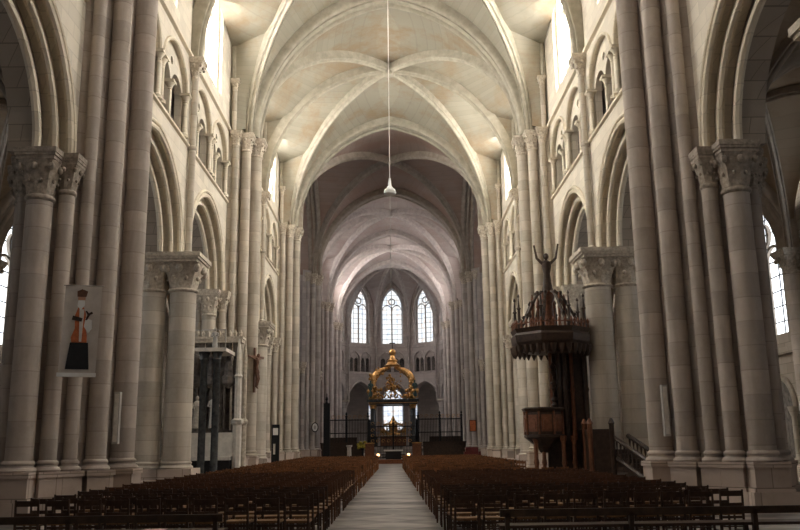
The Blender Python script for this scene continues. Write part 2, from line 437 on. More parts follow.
WLAB = {0: 'round twin column pier just outside the near {s} edge of view',
 1: 'thick round twin columns with leafy capital on the {s}, {x}',
 2: 'round columns with leafy capital, {s} side, between second and third clustered piers',
 4: 'far twin column pier of the choir on the {s}, first beyond the crossing',
 5: 'far twin column pier of the choir on the {s}, next to the apse'}
WX = {-1: 'just before the carved altar', 1: 'just behind the pulpit'}
def weak_pier(i, s):
    Y = WEAK[i]; side = 'left' if s < 0 else 'right'
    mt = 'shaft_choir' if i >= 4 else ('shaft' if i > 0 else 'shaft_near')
    cm = 'carved'
    t = thing('twin_column_pier', WLAB[i].format(s=side, x=WX[s]), 'column', (0, Y, 0))
    mb = MB()
    for x in (7.8, 8.92):
        mb.lathe([(1.12, 0), (1.12, .35), (1.02, .42), (1.0, .78)], s*x, 0, 4, 0, pi/4)
    mb.box(s*7.8, s*8.92, -.62, .62, 0, .78)
    mb.build('plinth', 'plinth', t)
    for x in (7.8, 8.92):
        r = .5
        key = ('weakshaft', mt)
        prof = [(r, 0), (r*.97, ZA-.34-.95-.78)]
        o = MB().lathe(prof, seg=32).build('shaft', mt, t, True, (s*x, 0, .78))
        base_mesh(r).build('base', mt, o, True)
        c = capital_mesh(r*.97, .95, .80, 40); c.build('capital', cm, o, True, (0, 0, ZA-.34-.95-.78))
    mb = MB(); abacus(mb, s*8.36, 0, 1.36, ZA-.34, ZA, 1.0)
    mb.build('abacus', 'carved', t)
    shaft(t, s*7.68, 0, .13, ZA, ZC, 'shaft' if i < 4 else mt, .55, .36, .22, name='wall_shaft', rings=(ZS,))
for i in WEAK:
    for s in (-1, 1): weak_pier(i, s)

# ------------------------------------------------------------------ nave walls
def halfbays():
    L = []
    for i in (0, 1, 2, 4, 5):
        w = WEAK[i]
        L.append((STR[i], w, i, 0)); L.append((w, STR[i+1], i, 1))
    return L
HB = halfbays()
rollp = lambda r, b=0, n=0, k=8: [(b+r*cos(2*pi*j/k), n+r*sin(2*pi*j/k)) for j in range(k)]
WALLS = {}
for s in (-1, 1):
    fn = sidefn(s); nm = 'wall_left' if s < 0 else 'wall_right'
    wb = MB(); cb = MB(); sb = MB(); tb = MB()
    for (ya, yb, i, h) in HB:
        tgt = wb if i < 3 else cb
        # jamb offsets for strong (2.35,2.0,1.65) and weak (.95,.62,.3)
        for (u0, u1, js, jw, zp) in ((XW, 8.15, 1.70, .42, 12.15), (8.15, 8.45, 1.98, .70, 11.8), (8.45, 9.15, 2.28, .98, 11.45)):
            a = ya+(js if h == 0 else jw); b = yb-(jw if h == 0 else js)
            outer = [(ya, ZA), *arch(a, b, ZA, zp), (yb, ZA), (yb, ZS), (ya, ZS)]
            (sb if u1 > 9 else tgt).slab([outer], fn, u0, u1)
        # triforium, two wide arches each with two lights
        a = ya+(1.65 if h == 0 else .35); b = yb-(.35 if h == 0 else 1.65)
        zb = ZS+.22; m = (a+b)/2; gap = .22
        bays = [(a+gap, m-gap/1.2), (m+gap/1.2, b-gap)]
        loops = [[(ya, ZS), (yb, ZS), (yb, ZC), (ya, ZC)]]+[arch(p, q, zb+1.75, zb+3.05, 10)[::1]+[(q, zb), (p, zb)] for p, q in bays]
        tgt.slab(loops, fn, XW, XW+.16)
        loops = [[(ya, ZS), (yb, ZS), (yb, ZC), (ya, ZC)]]
        for p, q in bays:
            mm = (p+q)/2
            for (c, d) in ((p+.12, mm-.08), (mm+.08, q-.12)):
                loops.append(arch(c, d, zb+1.55, zb+2.15, 6)+[(d, zb), (c, zb)])
            loops.append([(mm+.16*cos(2*pi*k/10), zb+2.42+.16*sin(2*pi*k/10)) for k in range(10)])
        tgt.slab(loops, fn, XW+.16, XW+.42)
        # clerestory
        c = (a+b)/2; ww = 1.65
        hole = arch(c-ww, c+ww, 20.8, 23.7, 12)+[(c+ww, 17.5), (c-ww, 17.5)]
        tgt.slab([[(ya, ZC), (yb, ZC), (yb, ZTOP), (ya, ZTOP)], hole], fn, XW, XW+.75)
        # sloping sill
        tgt.slab([[(XW+.05, 17.2), (XW+.75, 17.6), (XW+.75, 17.2)]], lambda u, p, q: (s*p, u, q), c-ww, c+ww)
        tgt.box(s*(XW+.03), s*(9.1), ya, yb, ZS-.25, ZS-.01)
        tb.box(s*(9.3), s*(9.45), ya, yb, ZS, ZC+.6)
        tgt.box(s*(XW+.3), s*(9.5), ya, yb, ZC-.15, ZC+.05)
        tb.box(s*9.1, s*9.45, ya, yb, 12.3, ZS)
    # crossing haunches closed by arches below; continuous wall blocks above piers handled by overlap
    W1 = struct(wb, nm, 'wall'); W2 = struct(cb, nm, 'wall_choir')
    WALLS[s] = W1
    sb.build('arch_soffit', 'wall_dark', W1); tb.build('passage_back_wall', 'retable', W1)  # shade put into the colour: darker stone on soffits and passage backs
    # mouldings
    for (ya, yb, i, h) in HB:
        P = W1 if i < 3 else W2; mm_ = 'mould' if i < 3 else 'rib_choir'
        a0 = ya+(1.5 if h == 0 else .1); b0 = yb-(.1 if h == 0 else 1.5)
        for (z, dz, dx) in ((ZS, .2, .1), (ZC-.03, .22, .13)):
            MB().add([(s*(XW+.05), a0, z-.02), (s*(XW-dx), a0, z+.03), (s*(XW-dx), a0, z+dz-.08), (s*(XW+.05), a0, z+dz)]+
                     [(s*(XW+.05), b0, z-.02), (s*(XW-dx), b0, z+.03), (s*(XW-dx), b0, z+dz-.08), (s*(XW+.05), b0, z+dz)],
                     [(0,1,2,3),(4,5,6,7),(0,1,5,4),(1,2,6,5),(2,3,7,6)]).build('string_course', mm_, P)
        for (u, js, jw, zp, r) in ((XW-.02, 1.62, .34, 12.26, .07), (XW+.02, 1.78, .5, 12.08, .1), (8.15, 2.04, .76, 11.75, .1), (8.46, 2.30, 1.0, 11.45, .11)):
            a = ya+(js if h == 0 else jw); b = yb-(jw if h == 0 else js)
            pts = [(s*u, y, z) for y, z in arch(a, b, ZA, zp, 14)]
            MB().sweep(pts, rollp(r), (1, 0, 0)).build('arch_moulding', mm_, P, True)
        a = ya+(1.65 if h == 0 else .35); b = yb-(.35 if h == 0 else 1.65)
        zb = ZS+.22; m = (a+b)/2; gap = .22
        for p, q in ((a+gap, m-gap/1.2), (m+gap/1.2, b-gap)):
            pts = [(s*(XW-.01), y, z) for y, z in arch(p-.02, q+.02, zb+1.75, zb+3.08, 10)]
            MB().sweep(pts, rollp(.075), (1, 0, 0)).build('triforium_arch_moulding', mm_, P, True)
            if i < 3:
                for yy, xx in ((p+.04, XW+.02), (q-.04, XW+.02), ((p+q)/2, XW+.2)):
                    key = ('colonnette', mm_, xx > XW+.1)
                    zt = 1.75 if xx < XW+.1 else 1.6
                    if key not in MESHCACHE:
                        k = MB(); k.lathe([(.17, 0), (.17, .12), (.12, .16), (.085, .22), (.085, zt-.35), (.11, zt-.33), (.09, zt-.3), (.13, zt-.2), (.2, zt-.1)], seg=12)
                        k.box(-.2, .2, -.2, .2, zt-.1, zt)
                        o = k.build('colonnette', mm_, P, True); MESHCACHE[key] = o.data
                    else:
                        o = bpy.data.objects.new('colonnette', MESHCACHE[key]); COL.objects.link(o); o.parent = P
                    o.location = (s*xx, yy, zb)
    for o in (W1, W2): pass

# windows --------------------------------------------------------------
WN = [0]
def lancet(fn, a, b, zb, zs, zp, mat, lights=2, bars=0.55, frame='mould', diag=False):
    """glass pane behind tracery; fn(u,a,z): u grows outward from the room"""
    WN[0] += 1
    out = arch(a, b, zs, zp, 12)+[(b, zb), (a, zb)]
    # stone frame
    fb = MB(); inn = arch(a+.12, b-.12, zs, zp-.14, 12)+[(b-.12, zb+.1), (a+.12, zb+.1)]
    fb.slab([out, inn], fn, -.12, .1)
    m = (a+b)/2
    if lights == 2:
        fb.slab([[(m-.07, zb), (m+.07, zb), (m+.07, zs+.1), (m-.07, zs+.1)]], fn, -.1, .08)
        for (c, d) in ((a+.1, m), (m, b-.1)):
            A = arch(c, d, zs-.35, zs+.35, 8)
            A2 = arch(c+.09, d-.09, zs-.35, zs+.24, 8)
            fb.slab([A+A2[::-1]], fn, -.08, .06)
        R = (b-a)*.17; cz = zs+.35+R*.95
        fb.slab([[(m+R*cos(2*pi*k/16), cz+R*sin(2*pi*k/16)) for k in range(16)], [(m+R*.75*cos(2*pi*k/16), cz+R*.75*sin(2*pi*k/16)) for k in range(16)]], fn, -.08, .06)
    w = struct(fb, 'window_%d' % WN[0], frame)
    g = MB(); g.slab([out], fn, .12, .14); g.build('pane', mat, w)
    lb = MB(); z = zb+bars
    while z < zp-.3:
        lb.slab([[(a+.1, z-.022), (b-.1, z-.022), (b-.1, z+.022), (a+.1, z+.022)]], fn, .06, .11)
        z += bars
    nv = max(2, int((b-a)/.62)); 
    for k in range(1, nv):
        y = a+(b-a)*k/nv
        # height of the arch at y
        zt = zs
        for (p, q), (p2, q2) in zip(out, out[1:]):
            if min(p, p2) <= y <= max(p, p2) and q >= zs and abs(p2-p) > 1e-6: zt = max(zt, q+(q2-q)*(y-p)/(p2-p))
        lb.slab([[(y-.016, zb), (y+.016, zb), (y+.016, zt-.05), (y-.016, zt-.05)]], fn, .06, .11)
    lb.build('lead_bars', 'lead', w)
    return w
for s in (-1, 1):
    for (ya, yb, i, h) in HB:
        a = ya+(1.65 if h == 0 else .35); b = yb-(.35 if h == 0 else 1.65); c = (a+b)/2; ww = 1.58
        fn = (lambda s: (lambda u, y, z: (s*(XW+.3+u), y, z)))(s)
        mat = 'glass_nave' if i in (1, 2) else ('glass_nave_near' if i == 0 else (('glass_choir_bright' if s < 0 else 'glass_choir_mid') if i == 5 else 'glass_choir'))
        lancet(fn, c-ww, c+ww, 17.6, 20.8, 23.55, mat, 2, .62, 'mould' if i < 3 else 'rib_choir')

# ------------------------------------------------------------------ high vaults
def quarter(x0, y0, z0, x1, y1, z1, n=18):
    return [(x0+(x1-x0)*(1-cos(pi/2*i/n)), y0+(y1-y0)*(1-cos(pi/2*i/n)), z0+(z1-z0)*sin(pi/2*i/n)) for i in range(n+1)]
def half_pointed(x0, y, zs, zp, n=18, s=1):
    L = arch(-x0, x0, zs, zp, n)[:n+1]
    return [(-s*x, y, z) for x, z in L]
def formeret(x, ya, yb, z0, zst, zp, s, zs_list):
    """half wall arch from ya (springing) to crown at yb, sampled at given relative heights"""
    L = arch(ya, 2*yb-ya, zst, zp, 30)[:31]
    out = []
    for z in zs_list:
        if z <= zst: out.append((s*x, ya, z)); continue
        z = min(z, zp)
        for (p, q), (p2, q2) in zip(L, L[1:]):
            if q <= z <= q2+1e-6:
                t = (z-q)/max(q2-q, 1e-6); out.append((s*x, p+(p2-p)*t, z)); break
        else: out.append((s*x, yb, z))
    return out
OFF = .40
def lift(P, d=OFF): return [(x, y, z+d) for x, y, z in P]
ribprof = [(-.2, .5), (-.2, .1), (-.22, .03), (-.2, -.03), (-.15, -.05), (-.12, .03), (-.1, .03), (-.1, -.08), (-.06, -.15), (0, -.18), (.06, -.15), (.1, -.08), (.1, .03), (.12, .03), (.15, -.05), (.2, -.03), (.22, .03), (.2, .1), (.2, .5)]
def tprof(w, d=.65):
    r = .19
    L = [(-w-.02, d), (-w-.02, .2)]
    for k in range(7): a = pi-pi*k/6*1.0; L.append((-w+r+r*cos(a), .14-r*sin(a)))
    L += [(-w+2*r+.03, .22), (-w+2*r+.1, .22), (-w+2*r+.13, .02), (w-2*r-.13, .02), (w-2*r-.1, .22), (w-2*r-.03, .22)]
    for k in range(7): a = pi-pi*k/6; L.append((w-r+r*cos(a), .14-r*sin(a)))
    L += [(w+.02, .2), (w+.02, d)]
    return L
def rib(path, side, parent, mat, prof=ribprof, name='diagonal_rib'):
    # keep the moulded side facing down into the room
    p = [Vector(q) for q in path]; sd = Vector(side).normalized()
    t = (p[-1]-p[-2]).normalized(); nn = sd.cross(t)
    if nn.z < 0: sd = -sd
    return MB().sweep(p, prof, sd).build(name, mat, parent, True)
def transverse(y, parent, mat, w=.72, zp=24.35, x0=XS1-.05, name='transverse_arch'):
    L = [(x, y, z) for x, z in arch(-x0, x0, ZC, zp, 22)]
    # side chosen so that n points outward/up at the crown
    return MB().sweep(L, tprof(w), (0, -1, 0)).build(name, mat, parent, True)
ZK = 24.5
def vault(i, wm, rm, mid=True, zk=ZK):
    ya, yb = STR[i], STR[i+1]; yk = WEAK.get(i, (ya+yb)/2)
    mb = MB(); ribs = []
    n = 18
    for s in (-1, 1):
        for (yp, d) in ((ya, 1), (yb, -1)):
            D = quarter(s*6.95, yp+d*.8, ZC, 0, yk, zk, n); ribs.append(D)
            T = half_pointed(6.6, yp+d*.3, ZC, 24.35, n, s)
            mb.grid(lift(T, .45), lift(D), 6, .015)
            if mid:
                zz = [ZC+(24.3-ZC)*sin(pi/2*k/n) for k in range(n+1)]
                cr = (yp+d*1.45+yk-d*.2)/2
                F1 = formeret(7.8, yp+d*1.45, cr, ZC, 21.4, 24.3, s, zz)
                F2 = formeret(7.8, yk-d*.2, cr, ZC, 21.4, 24.3, s, zz)
                I = quarter(s*7.6, yk, ZC, 0, yk, zk, n)
                mb.grid(lift(D), F1, 8, .015); mb.grid(lift(I), F2, 8, .015)
            else:
                S = [(s*XS1, y, z) for y, z in arch(ya+.8, yb-.8, ZC, 24.35, n)]
                S = S[:n+1] if d > 0 else S[n:][::-1]
                mb.grid(lift(D), lift(S, .3), 8, .01)
    c = struct(mb, 'ceiling', wm, True)
    for D in ribs:
        v = Vector(D[-1])-Vector(D[0]); rib(D, (-v.y, v.x, 0), c, rm)
    if mid:
        for s in (-1, 1): rib(quarter(s*7.6, yk, ZC, 0, yk, zk, n), (0, 1, 0), c, rm, name='intermediate_rib')
        for s in (-1, 1):
            for (yp, d) in ((ya, 1), (yb, -1)):
                lo_, hi_ = min(yp+d*1.45, yk-d*.2), max(yp+d*1.45, yk-d*.2)
                A = [(s*7.72, lo_, 19.3)]+[(s*7.72, y, z) for y, z in arch(lo_, hi_, 21.4, 24.3, 14)]+[(s*7.72, hi_, 19.3)]
                MB().sweep(A, rollp(.14), (1, 0, 0)).build('wall_rib', rm, c, True)
    MB().lathe([(.1, -.3), (.3, -.26), (.38, -.12), (.34, .1), (.3, .3)], 0, yk, 20, zk).build('keystone_boss', rm, c, True)
    transverse(yb, c, rm)
    if not mid:
        for s in (-1, 1):
            L = [(s*(XS1+.3), y, z) for y, z in arch(ya+.7, yb-.7, ZC, 24.35, 22)]
            MB().sweep(L, tprof(.6), (1, 0, 0)).build('side_arch', rm, c, True)
    return c
vault(0, 'web', 'rib'); vault(1, 'web', 'rib'); vault(2, 'web', 'rib')
vault(3, 'web_cross', 'rib_aisle', False)
vault(4, 'web_choir', 'rib_choir'); vault(5, 'web_choir', 'rib_choir')
transverse(STR[0], None, 'rib'); bpy.data.objects[-1] if False else None
for o in list(COL.objects):
    if o.name.startswith('transverse_arch') and o.parent is None: o['kind'] = 'structure'; o.name = 'trim_1'

# ------------------------------------------------------------------ aisles
for s in (-1, 1):
    fn = sidefn(s); side = 'left' if s < 0 else 'right'
    wb = MB(); mb = MB(); k = MB()
    for (ya, yb, i, h) in HB:
        c = (ya+yb)/2
        c -= 1.8 if h else -1.8
        hole = arch(c-1.6, c+1.6, 8.9, 11.0, 10)+[(c+1.6, 5.5), (c-1.6, 5.5)]
        loops = [[(ya, 0), (yb, 0), (yb, 13.2), (ya, 13.2)], hole]
        wb.slab(loops, fn, XO, XO+.7)
        lancet((lambda s: (lambda u, y, z: (s*(XO+.2+u), y, z)))(s), c-1.55, c+1.55, 5.5, 8.9, 10.9, 'glass_aisle' if i else 'glass_aisle_near', 2, .62, 'rib_aisle')
        wb.box(s*(XO-.18), s*(XO+.1), ya, yb, 4.75, 5.0)
        c = (ya+yb)/2
        xm = (9.5+XO)/2; zk = 12.6
        for (yp, d) in ((ya, 1), (yb, -1)):
            for (xp, e) in ((9.25, 1), (XO-.1, -1)):
                D = quarter(s*(xp+e*.25), yp+d*.35, ZA, s*xm, c, zk, 10)
                T = [(s*x, yp+d*.3, z) for x, z in arch(9.25, XO-.1, ZA, 12.0, 10)]
                T = T[:11] if e > 0 else T[10:][::-1]
                F = [(s*xp, y, z) for y, z in arch(ya+.3, yb-.3, ZA, 12.3, 10)]
                F = F[:11] if d > 0 else F[10:][::-1]
                mb.grid(lift(D, .2), lift(T, .2), 5, .01); mb.grid(lift(D, .2), lift(F, .15), 5, .01)
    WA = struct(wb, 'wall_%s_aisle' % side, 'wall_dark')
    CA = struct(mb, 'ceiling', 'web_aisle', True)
    for (ya, yb, i, h) in HB:
        if i > 2: continue
        c = (ya+yb)/2; xm = (9.5+XO)/2
        for (yp, d) in ((ya, 1), (yb, -1)):
            for (xp, e) in ((9.25, 1), (XO-.1, -1)):
                D = quarter(s*(xp+e*.25), yp+d*.35, ZA, s*xm, c, 12.6, 10)
                v = Vector(D[-1])-Vector(D[0]); rib(D, (-v.y, v.x, 0), CA, 'rib_aisle', [(b*.7, n*.7) for b, n in ribprof])
        L = [(s*x, yb, z) for x, z in arch(9.35, XO-.2, ZA, 12.0, 14)]
        rib(L[:15], (0, 1, 0), CA, 'rib_aisle', tprof(.45, .5), 'transverse_arch'); rib(L[14:][::-1], (0, 1, 0), CA, 'rib_aisle', tprof(.45, .5), 'transverse_arch')
        # wall responds with capital
        r = shaft(WA, s*(XO-.15), yb, .32, .6, ZA, 'shaft_near', .6, .5, .25, name='wall_respond', cmat='carved_near')
        MB().box(s*(XO-.75), s*(XO+.1), yb-.55, yb+.55, 0, .6).build('respond_plinth', 'plinth', WA)
        # blind arcade under the window
        for j in range(3):
            ca = ya+1.0+(yb-ya-2.0)/3*(j+.5); hw = (yb-ya-2.0)/6
            pts = [(s*(XO-.06), y, z) for y, z in arch(ca-hw+.12, ca+hw-.12, 2.7, 3.9, 10)]
            MB().sweep(pts, rollp(.11), (1, 0, 0)).build('blind_arch', 'rib_aisle', WA, True)
            MB().slab([arch(ca-hw+.2, ca+hw-.2, 2.7, 3.8, 8)+[(ca+hw-.2, .8), (ca-hw+.2, .8)]], fn, XO-.03, XO).build('blind_arch_shade', 'retable', WA)  # flat dark panel; the recess shade is only its colour
            for yy in (ca-hw+.12, ca+hw-.12):
                MB().lathe([(.2, .6), (.2, .75), (.1, .85), (.1, 2.35), (.13, 2.4), (.2, 2.6), (.22, 2.72)], s*(XO-.16), yy, 12).build('colonnette', 'shaft', WA, True)
        MB().box(s*(XO-.4), s*(XO+.05), ya+.6, yb-.6, 0, .6).build('wall_bench', 'plinth', WA)

# ------------------------------------------------------------------ transept arms
for s in (-1, 1):
    side = 'left' if s < 0 else 'right'
    XT = 21.0; y0, y1 = STR[3]+.6, STR[4]-.6
    mb = MB()
    hole = arch(y0+4.2, y1-4.2, 17, 21.5, 14)+[(y1-4.2, 9), (y0+4.2, 9)]
    mb.slab([[(y0-1, 0), (y1+1, 0), (y1+1, 25), (y0-1, 25)], hole], sidefn(s), XT, XT+.7)
    for (yy, d) in ((y0, -1), (y1, 1)):
        loop = [(9.05, 0), (9.5, 0), *arch(9.5, XO-.1, ZA, 12.0, 12), (XO-.1, 0), (XT, 0), (XT, 25), (7.7, 25), (7.7, ZA), (9.05, ZA)]
        mb.slab([loop], (lambda s: (lambda u, a, b: (s*a, u, b)))(s), yy, yy+d*.5)
    struct(mb, 'wall_%s_transept' % side, 'wall_choir')
    A = [(y, z) for y, z in arch(y0, y1, ZC, 24.6, 16)]
    cb = MB(); cb.grid([(s*(XS1+.2), y, z) for y, z in A], [(s*XT, y, z) for y, z in A], 4)
    struct(cb, 'ceiling', 'web_cross', True)
    lancet((lambda s: (lambda u, y, z: (s*(XT+.4+u), y, z)))(s), y0+4.3, y1-4.3, 9, 17, 21.4, 'glass_transept', 2, .9, 'rib_choir')

# ------------------------------------------------------------------ apse
YC = 107.6; RA = 7.85
angs = [-90+36*k for k in range(6)]
def pol(R, deg): a = radians(deg); return Vector((R*sin(a), YC+R*cos(a), 0))
ap = MB(); cl = MB(); pb = MB(); ribs = []; forms = []
KEY = (0, YC-.6, 24.4)
triw = []
for f in range(5):
    p, q = pol(RA, angs[f]), pol(RA, angs[f+1]); L = (q-p).length; d = (q-p).normalized(); nrm = Vector((d.y, -d.x, 0))
    mid = (p+q)/2
    if nrm.dot(mid-Vector((0, YC, 0))) < 0: nrm = -nrm
    fn = (lambda p, d, nrm: (lambda u, a, b: tuple(p+d*a+nrm*u+Vector((0, 0, b)))))(p, d, nrm)
    # lower arcade
    ap.slab([[(0, 7.2), *arch(.42, L-.42, 7.2, 9.7, 12), (L, 7.2), (L, 10.8), (0, 10.8)]], fn, 0, .9)
    # triforium
    zb = 11.1; m = L/2
    pr = [(m-1.75, m-.1), (m+.1, m+1.75)]
    ap.slab([[(0, 10.8), (L, 10.8), (L, 14.4), (0, 14.4)]]+[arch(a, b, zb+1.6, zb+2.75, 8)+[(b, zb), (a, zb)] for a, b in pr], fn, 0, .22)
    loops = [[(0, 10.8), (L, 10.8), (L, 14.4), (0, 14.4)]]
    for a, b in pr:
        mm = (a+b)/2
        for c, e in ((a+.1, mm-.06), (mm+.06, b-.1)): loops.append(arch(c, e, zb+1.5, zb+1.95, 6)+[(e, zb), (c, zb)])
    ap.slab(loops, fn, .22, .45)
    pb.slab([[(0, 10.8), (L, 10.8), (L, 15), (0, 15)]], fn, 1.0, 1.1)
    # clerestory
    w = 1.48
    ap.slab([[(0, 14.4), (L, 14.4), (L, 25), (0, 25)], arch(m-w, m+w, 20.2, 23.0, 12)+[(m+w, 15.0), (m-w, 15.0)]], fn, 0, .8)
    lancet((lambda fn: (lambda u, a, z: fn(.5+u, a, z)))(fn), m-w+.03, m+w-.03, 15.0, 20.2, 22.9, 'glass_apse', 2, .7, 'rib_choir')
    # web cells
    n = 16
    zz = [16.0+(23.9-16.0)*sin(pi/2*k/n) for k in range(n+1)]
    A = arch(.15, L-.15, 18.5, 23.9, 30)
    def fpt(z, half):
        if z <= 18.5: a = .15
        else:
            a = L/2
            for (a1, z1), (a2, z2) in zip(A[:31], A[1:31]):
                if z1 <= z <= z2: a = a1+(a2-a1)*(z-z1)/(z2-z1); break
        a = a if half == 0 else L-a
        return fn(-.03, a, z)
    for half, v in ((0, p), (1, q)):
        R_ = quarter(v.x*.95, YC+(v.y-YC)*.95, 16.0, *KEY, n)
        cl.grid(lift(R_, .25), [fpt(z, half) for z in zz], 6, .01)
    A2 = [fn(-.1, a, z) for a, z in arch(.3, L-.3, 18.5, 23.9, 12)]
    forms.append((A2, nrm))
    triw.append((fn, pr, zb))
AW = struct(ap, 'wall_apse', 'wall_choir'); pb.build('passage_back_wall', 'retable', AW); AC = struct(cl, 'ceiling', 'web_choir', True)  # apse passage back is coloured dark to stand for its shade
for A2, nrm in forms: MB().sweep(A2, rollp(.13), nrm).build('wall_rib', 'rib_choir', AC, True)
for fn, pr, zb in triw:
    MB().slab([[(0, 10.75), (4.85, 10.75), (4.85, 10.95), (0, 10.95)]], fn, -.15, .05).build('string_course', 'rib_choir', AW)
    MB().slab([[(0, 14.45), (4.85, 14.45), (4.85, 14.65), (0, 14.65)]], fn, -.15, .05).build('string_course', 'rib_choir', AW)
    for a, b in pr:
        MB().sweep([fn(-.02, x, z) for x, z in arch(a, b, zb+1.6, zb+2.77, 8)], rollp(.07), Vector(fn(1, 0, 0))-Vector(fn(0, 0, 0))).build('triforium_arch_moulding', 'rib_choir', AW, True)
    MB().sweep([fn(-.02, x, z) for x, z in arch(.35, 4.5, 7.2, 9.8, 12)], rollp(.12), Vector(fn(1, 0, 0))-Vector(fn(0, 0, 0))).build('arch_moulding', 'rib_choir', AW, True)
for k in range(6):
    v = pol(RA, angs[k]); R_ = quarter(v.x*.95, YC+(v.y-YC)*.95, 16.0, *KEY, 16)
    dv = Vector(R_[-1])-Vector(R_[0]); rib(R_, (-dv.y, dv.x, 0), AC, 'rib_choir')
    if 0 < k < 5:
        u = v.normalized() if False else Vector((v.x, v.y, 0))
        t = thing('apse_column', 'pale round column of the apse arcade, %s from the left' % ordinal(k-1), 'column', (v.x, v.y, 0))
        t.location = Vector((0, YC, 0))+(Vector((v.x, v.y-YC, 0))*1.04)
        o = MB().lathe([(.62, 0), (.62, .5), (.5, .55), (.42, .75), (.4, 6.2), (.46, 6.25), (.44, 6.35), (.7, 6.95)], seg=20).build('shaft', 'shaft_choir', t, True)
        MB().box(-.72, .72, -.72, .72, 6.95, 7.22).build('abacus', 'carved', t)
        MB().lathe([(.14, 7.2), (.14, 15.5), (.2, 15.6), (.3, 16.0)], (v.x*.93-t.location.x), (YC+(v.y-YC)*.93-t.location.y), 12).build('wall_shaft', 'shaft_choir', t, True)
# ambulatory
am = MB(); R2 = 13.2
a2 = [-90+20*k for k in range(10)]
for k in range(9):
    p, q = pol(R2, a2[k]), pol(R2, a2[k+1]); L = (q-p).length; d = (q-p).normalized(); nrm = Vector((-d.y, d.x, 0))
    if nrm.dot((p+q)/2-Vector((0, YC, 0))) < 0: nrm = -nrm
    fn = (lambda p, d, nrm: (lambda u, a, b: tuple(p+d*a+nrm*u+Vector((0, 0, b)))))(p, d, nrm)
    w = .3 if k != 4 else 1.5; m0 = L/2 if k < 3 or k > 5 else {3: L/2+1.3, 4: L/2, 5: L/2-1.3}[k]
    zb_, zs_, zp_ = (3.2, 7.6, 9.4)
    am.slab([[(0, 0), (L, 0), (L, 11.5), (0, 11.5)], arch(m0-w, m0+w, zs_, zp_, 8)+[(m0+w, zb_), (m0-w, zb_)]], fn, 0, .6)
    lancet((lambda fn: (lambda u, a, z: fn(.4+u, a, z)))(fn), m0-w+.02, m0+w-.02, zb_, zs_, zp_-.05, 'glass_chapel', 1 if k != 4 else 2, .7, 'rib_choir')
ring = []
for k in range(19):
    ring.append((pol(RA+.3, -90+10*k), pol(R2, -90+10*k)))
struct(am, 'wall_ambulatory', 'wall_choir')
cm = MB(); cm.grid([tuple(a+Vector((0, 0, 10.9))) for a, b in ring], [tuple(b+Vector((0, 0, 10.6))) for a, b in ring], 6, .12)
struct(cm, 'ceiling', 'web_choir', True)

# ------------------------------------------------------------------ floor, west wall, dais
fb = MB(); fb.box(-22, 22, -4, 125, -.3, 0); struct(fb, 'floor', 'floor')
wb = MB(); wb.box(-XO-.7, XO+.7, -4.6, -4, 0, 25); struct(wb, 'wall_back', 'wall_dark')
rb = MB()
for s in (-1, 1):
    rb.slab([[(-4, 0), (3.1, 0), (3.1, 13.2), (-4, 13.2)]], sidefn(s), XO, XO+.7)
    rb.slab([[(-4, ZA), (3.1, ZA), (3.1, 25), (-4, 25)]], sidefn(s), XW, XW+.7)
struct(rb, 'wall_back', 'wall_dark')
rb = MB(); rb.box(-8.6, 8.6, -4.4, 3.1, 17.5, 18)
for s in (-1, 1): rb.box(s*7.8, s*15, -4.4, 3.1, 12.8, 13.2)
struct(rb, 'ceiling', 'wall_dark')
db = MB(); db.box(-9, 9, 86, 122, 0, .45); db.box(-6.4, 6.4, 92, 105, .45, .9); db.box(-5, 5, 93, 104, .9, 1.2); struct(db, 'floor', 'floor')

# ------------------------------------------------------------------ chairs
CH, CW = .80, .39
def chair_parts():
    P = []
    def leg(x, y, top, lean=0): return MB().tube([(x, y, 0), (x, y-lean*.3, top*.5), (x, y-lean, top)], [.017, .021, .016], 6)
    P.append(('leg', leg(-.17, .17, .43), 'wood')); P.append(('leg', leg(.17, .17, .43), 'wood'))
    P.append(('leg', leg(-.175, -.15, CH, .05), 'wood')); P.append(('leg', leg(.175, -.15, CH, .05), 'wood'))
    m = MB(); m.prism([(-.18, -.16), (.18, -.16), (.205, .2), (-.205, .2)], .415, .45)
    P.append(('seat', m, 'rush'))
    for z0, z1, y in ((.70, .785, -.195), (.545, .60, -.178)):
        m = MB(); n = 6
        for k in range(n):
            x0 = -.18+.36*k/n; x1 = -.18+.36*(k+1)/n
            y0 = y-.02*(1-(2*k/n-1)**2); y1 = y-.02*(1-(2*(k+1)/n-1)**2)
            m.add([(x0, y0-.008, z0), (x1, y1-.008, z0), (x1, y1+.008, z0), (x0, y0+.008, z0), (x0, y0-.008, z1), (x1, y1-.008, z1), (x1, y1+.008, z1), (x0, y0+.008, z1)],
                  [(3,2,1,0),(4,5,6,7),(0,1,5,4),(2,3,7,6),(1,2,6,5),(3,0,4,7)])
        P.append(('back_slat', m, 'wood'))
    m = MB()
    m.tube([(-.17, -.15, .17), (-.17, .17, .17)], .011, 5); m.tube([(.17, -.15, .17), (.17, .17, .17)], .011, 5)
    m.tube([(-.17, -.155, .24), (.17, -.155, .24)], .011, 5); m.tube([(-.17, .17, .26), (.17, .17, .26)], .011, 5)
    m.box(-.17, .17, -.165, -.15, .36, .4)
    P.append(('stretcher', m, 'wood'))
    return P
CP = chair_parts()
proto = thing('rush_seat_chair', 'x', 'chair', (0, 0, 0), 0, 'x')
for nme, m, mt in CP: m.build(nme, mt, proto, nme == 'leg')
joined = MB()
for nme, m, mt in CP: joined.add(m.v, m.f)
jproto = joined.build('rush_seat_chair', 'wood_half_lit')
jm = jproto.data; jm.materials.append(M['rush'])
nv = 0
fi = 0
for nme, m, mt in CP:
    for k in range(len(m.f)):
        if mt == 'rush': jm.polygons[fi].material_index = 1
        fi += 1
low = MB()   # far chair
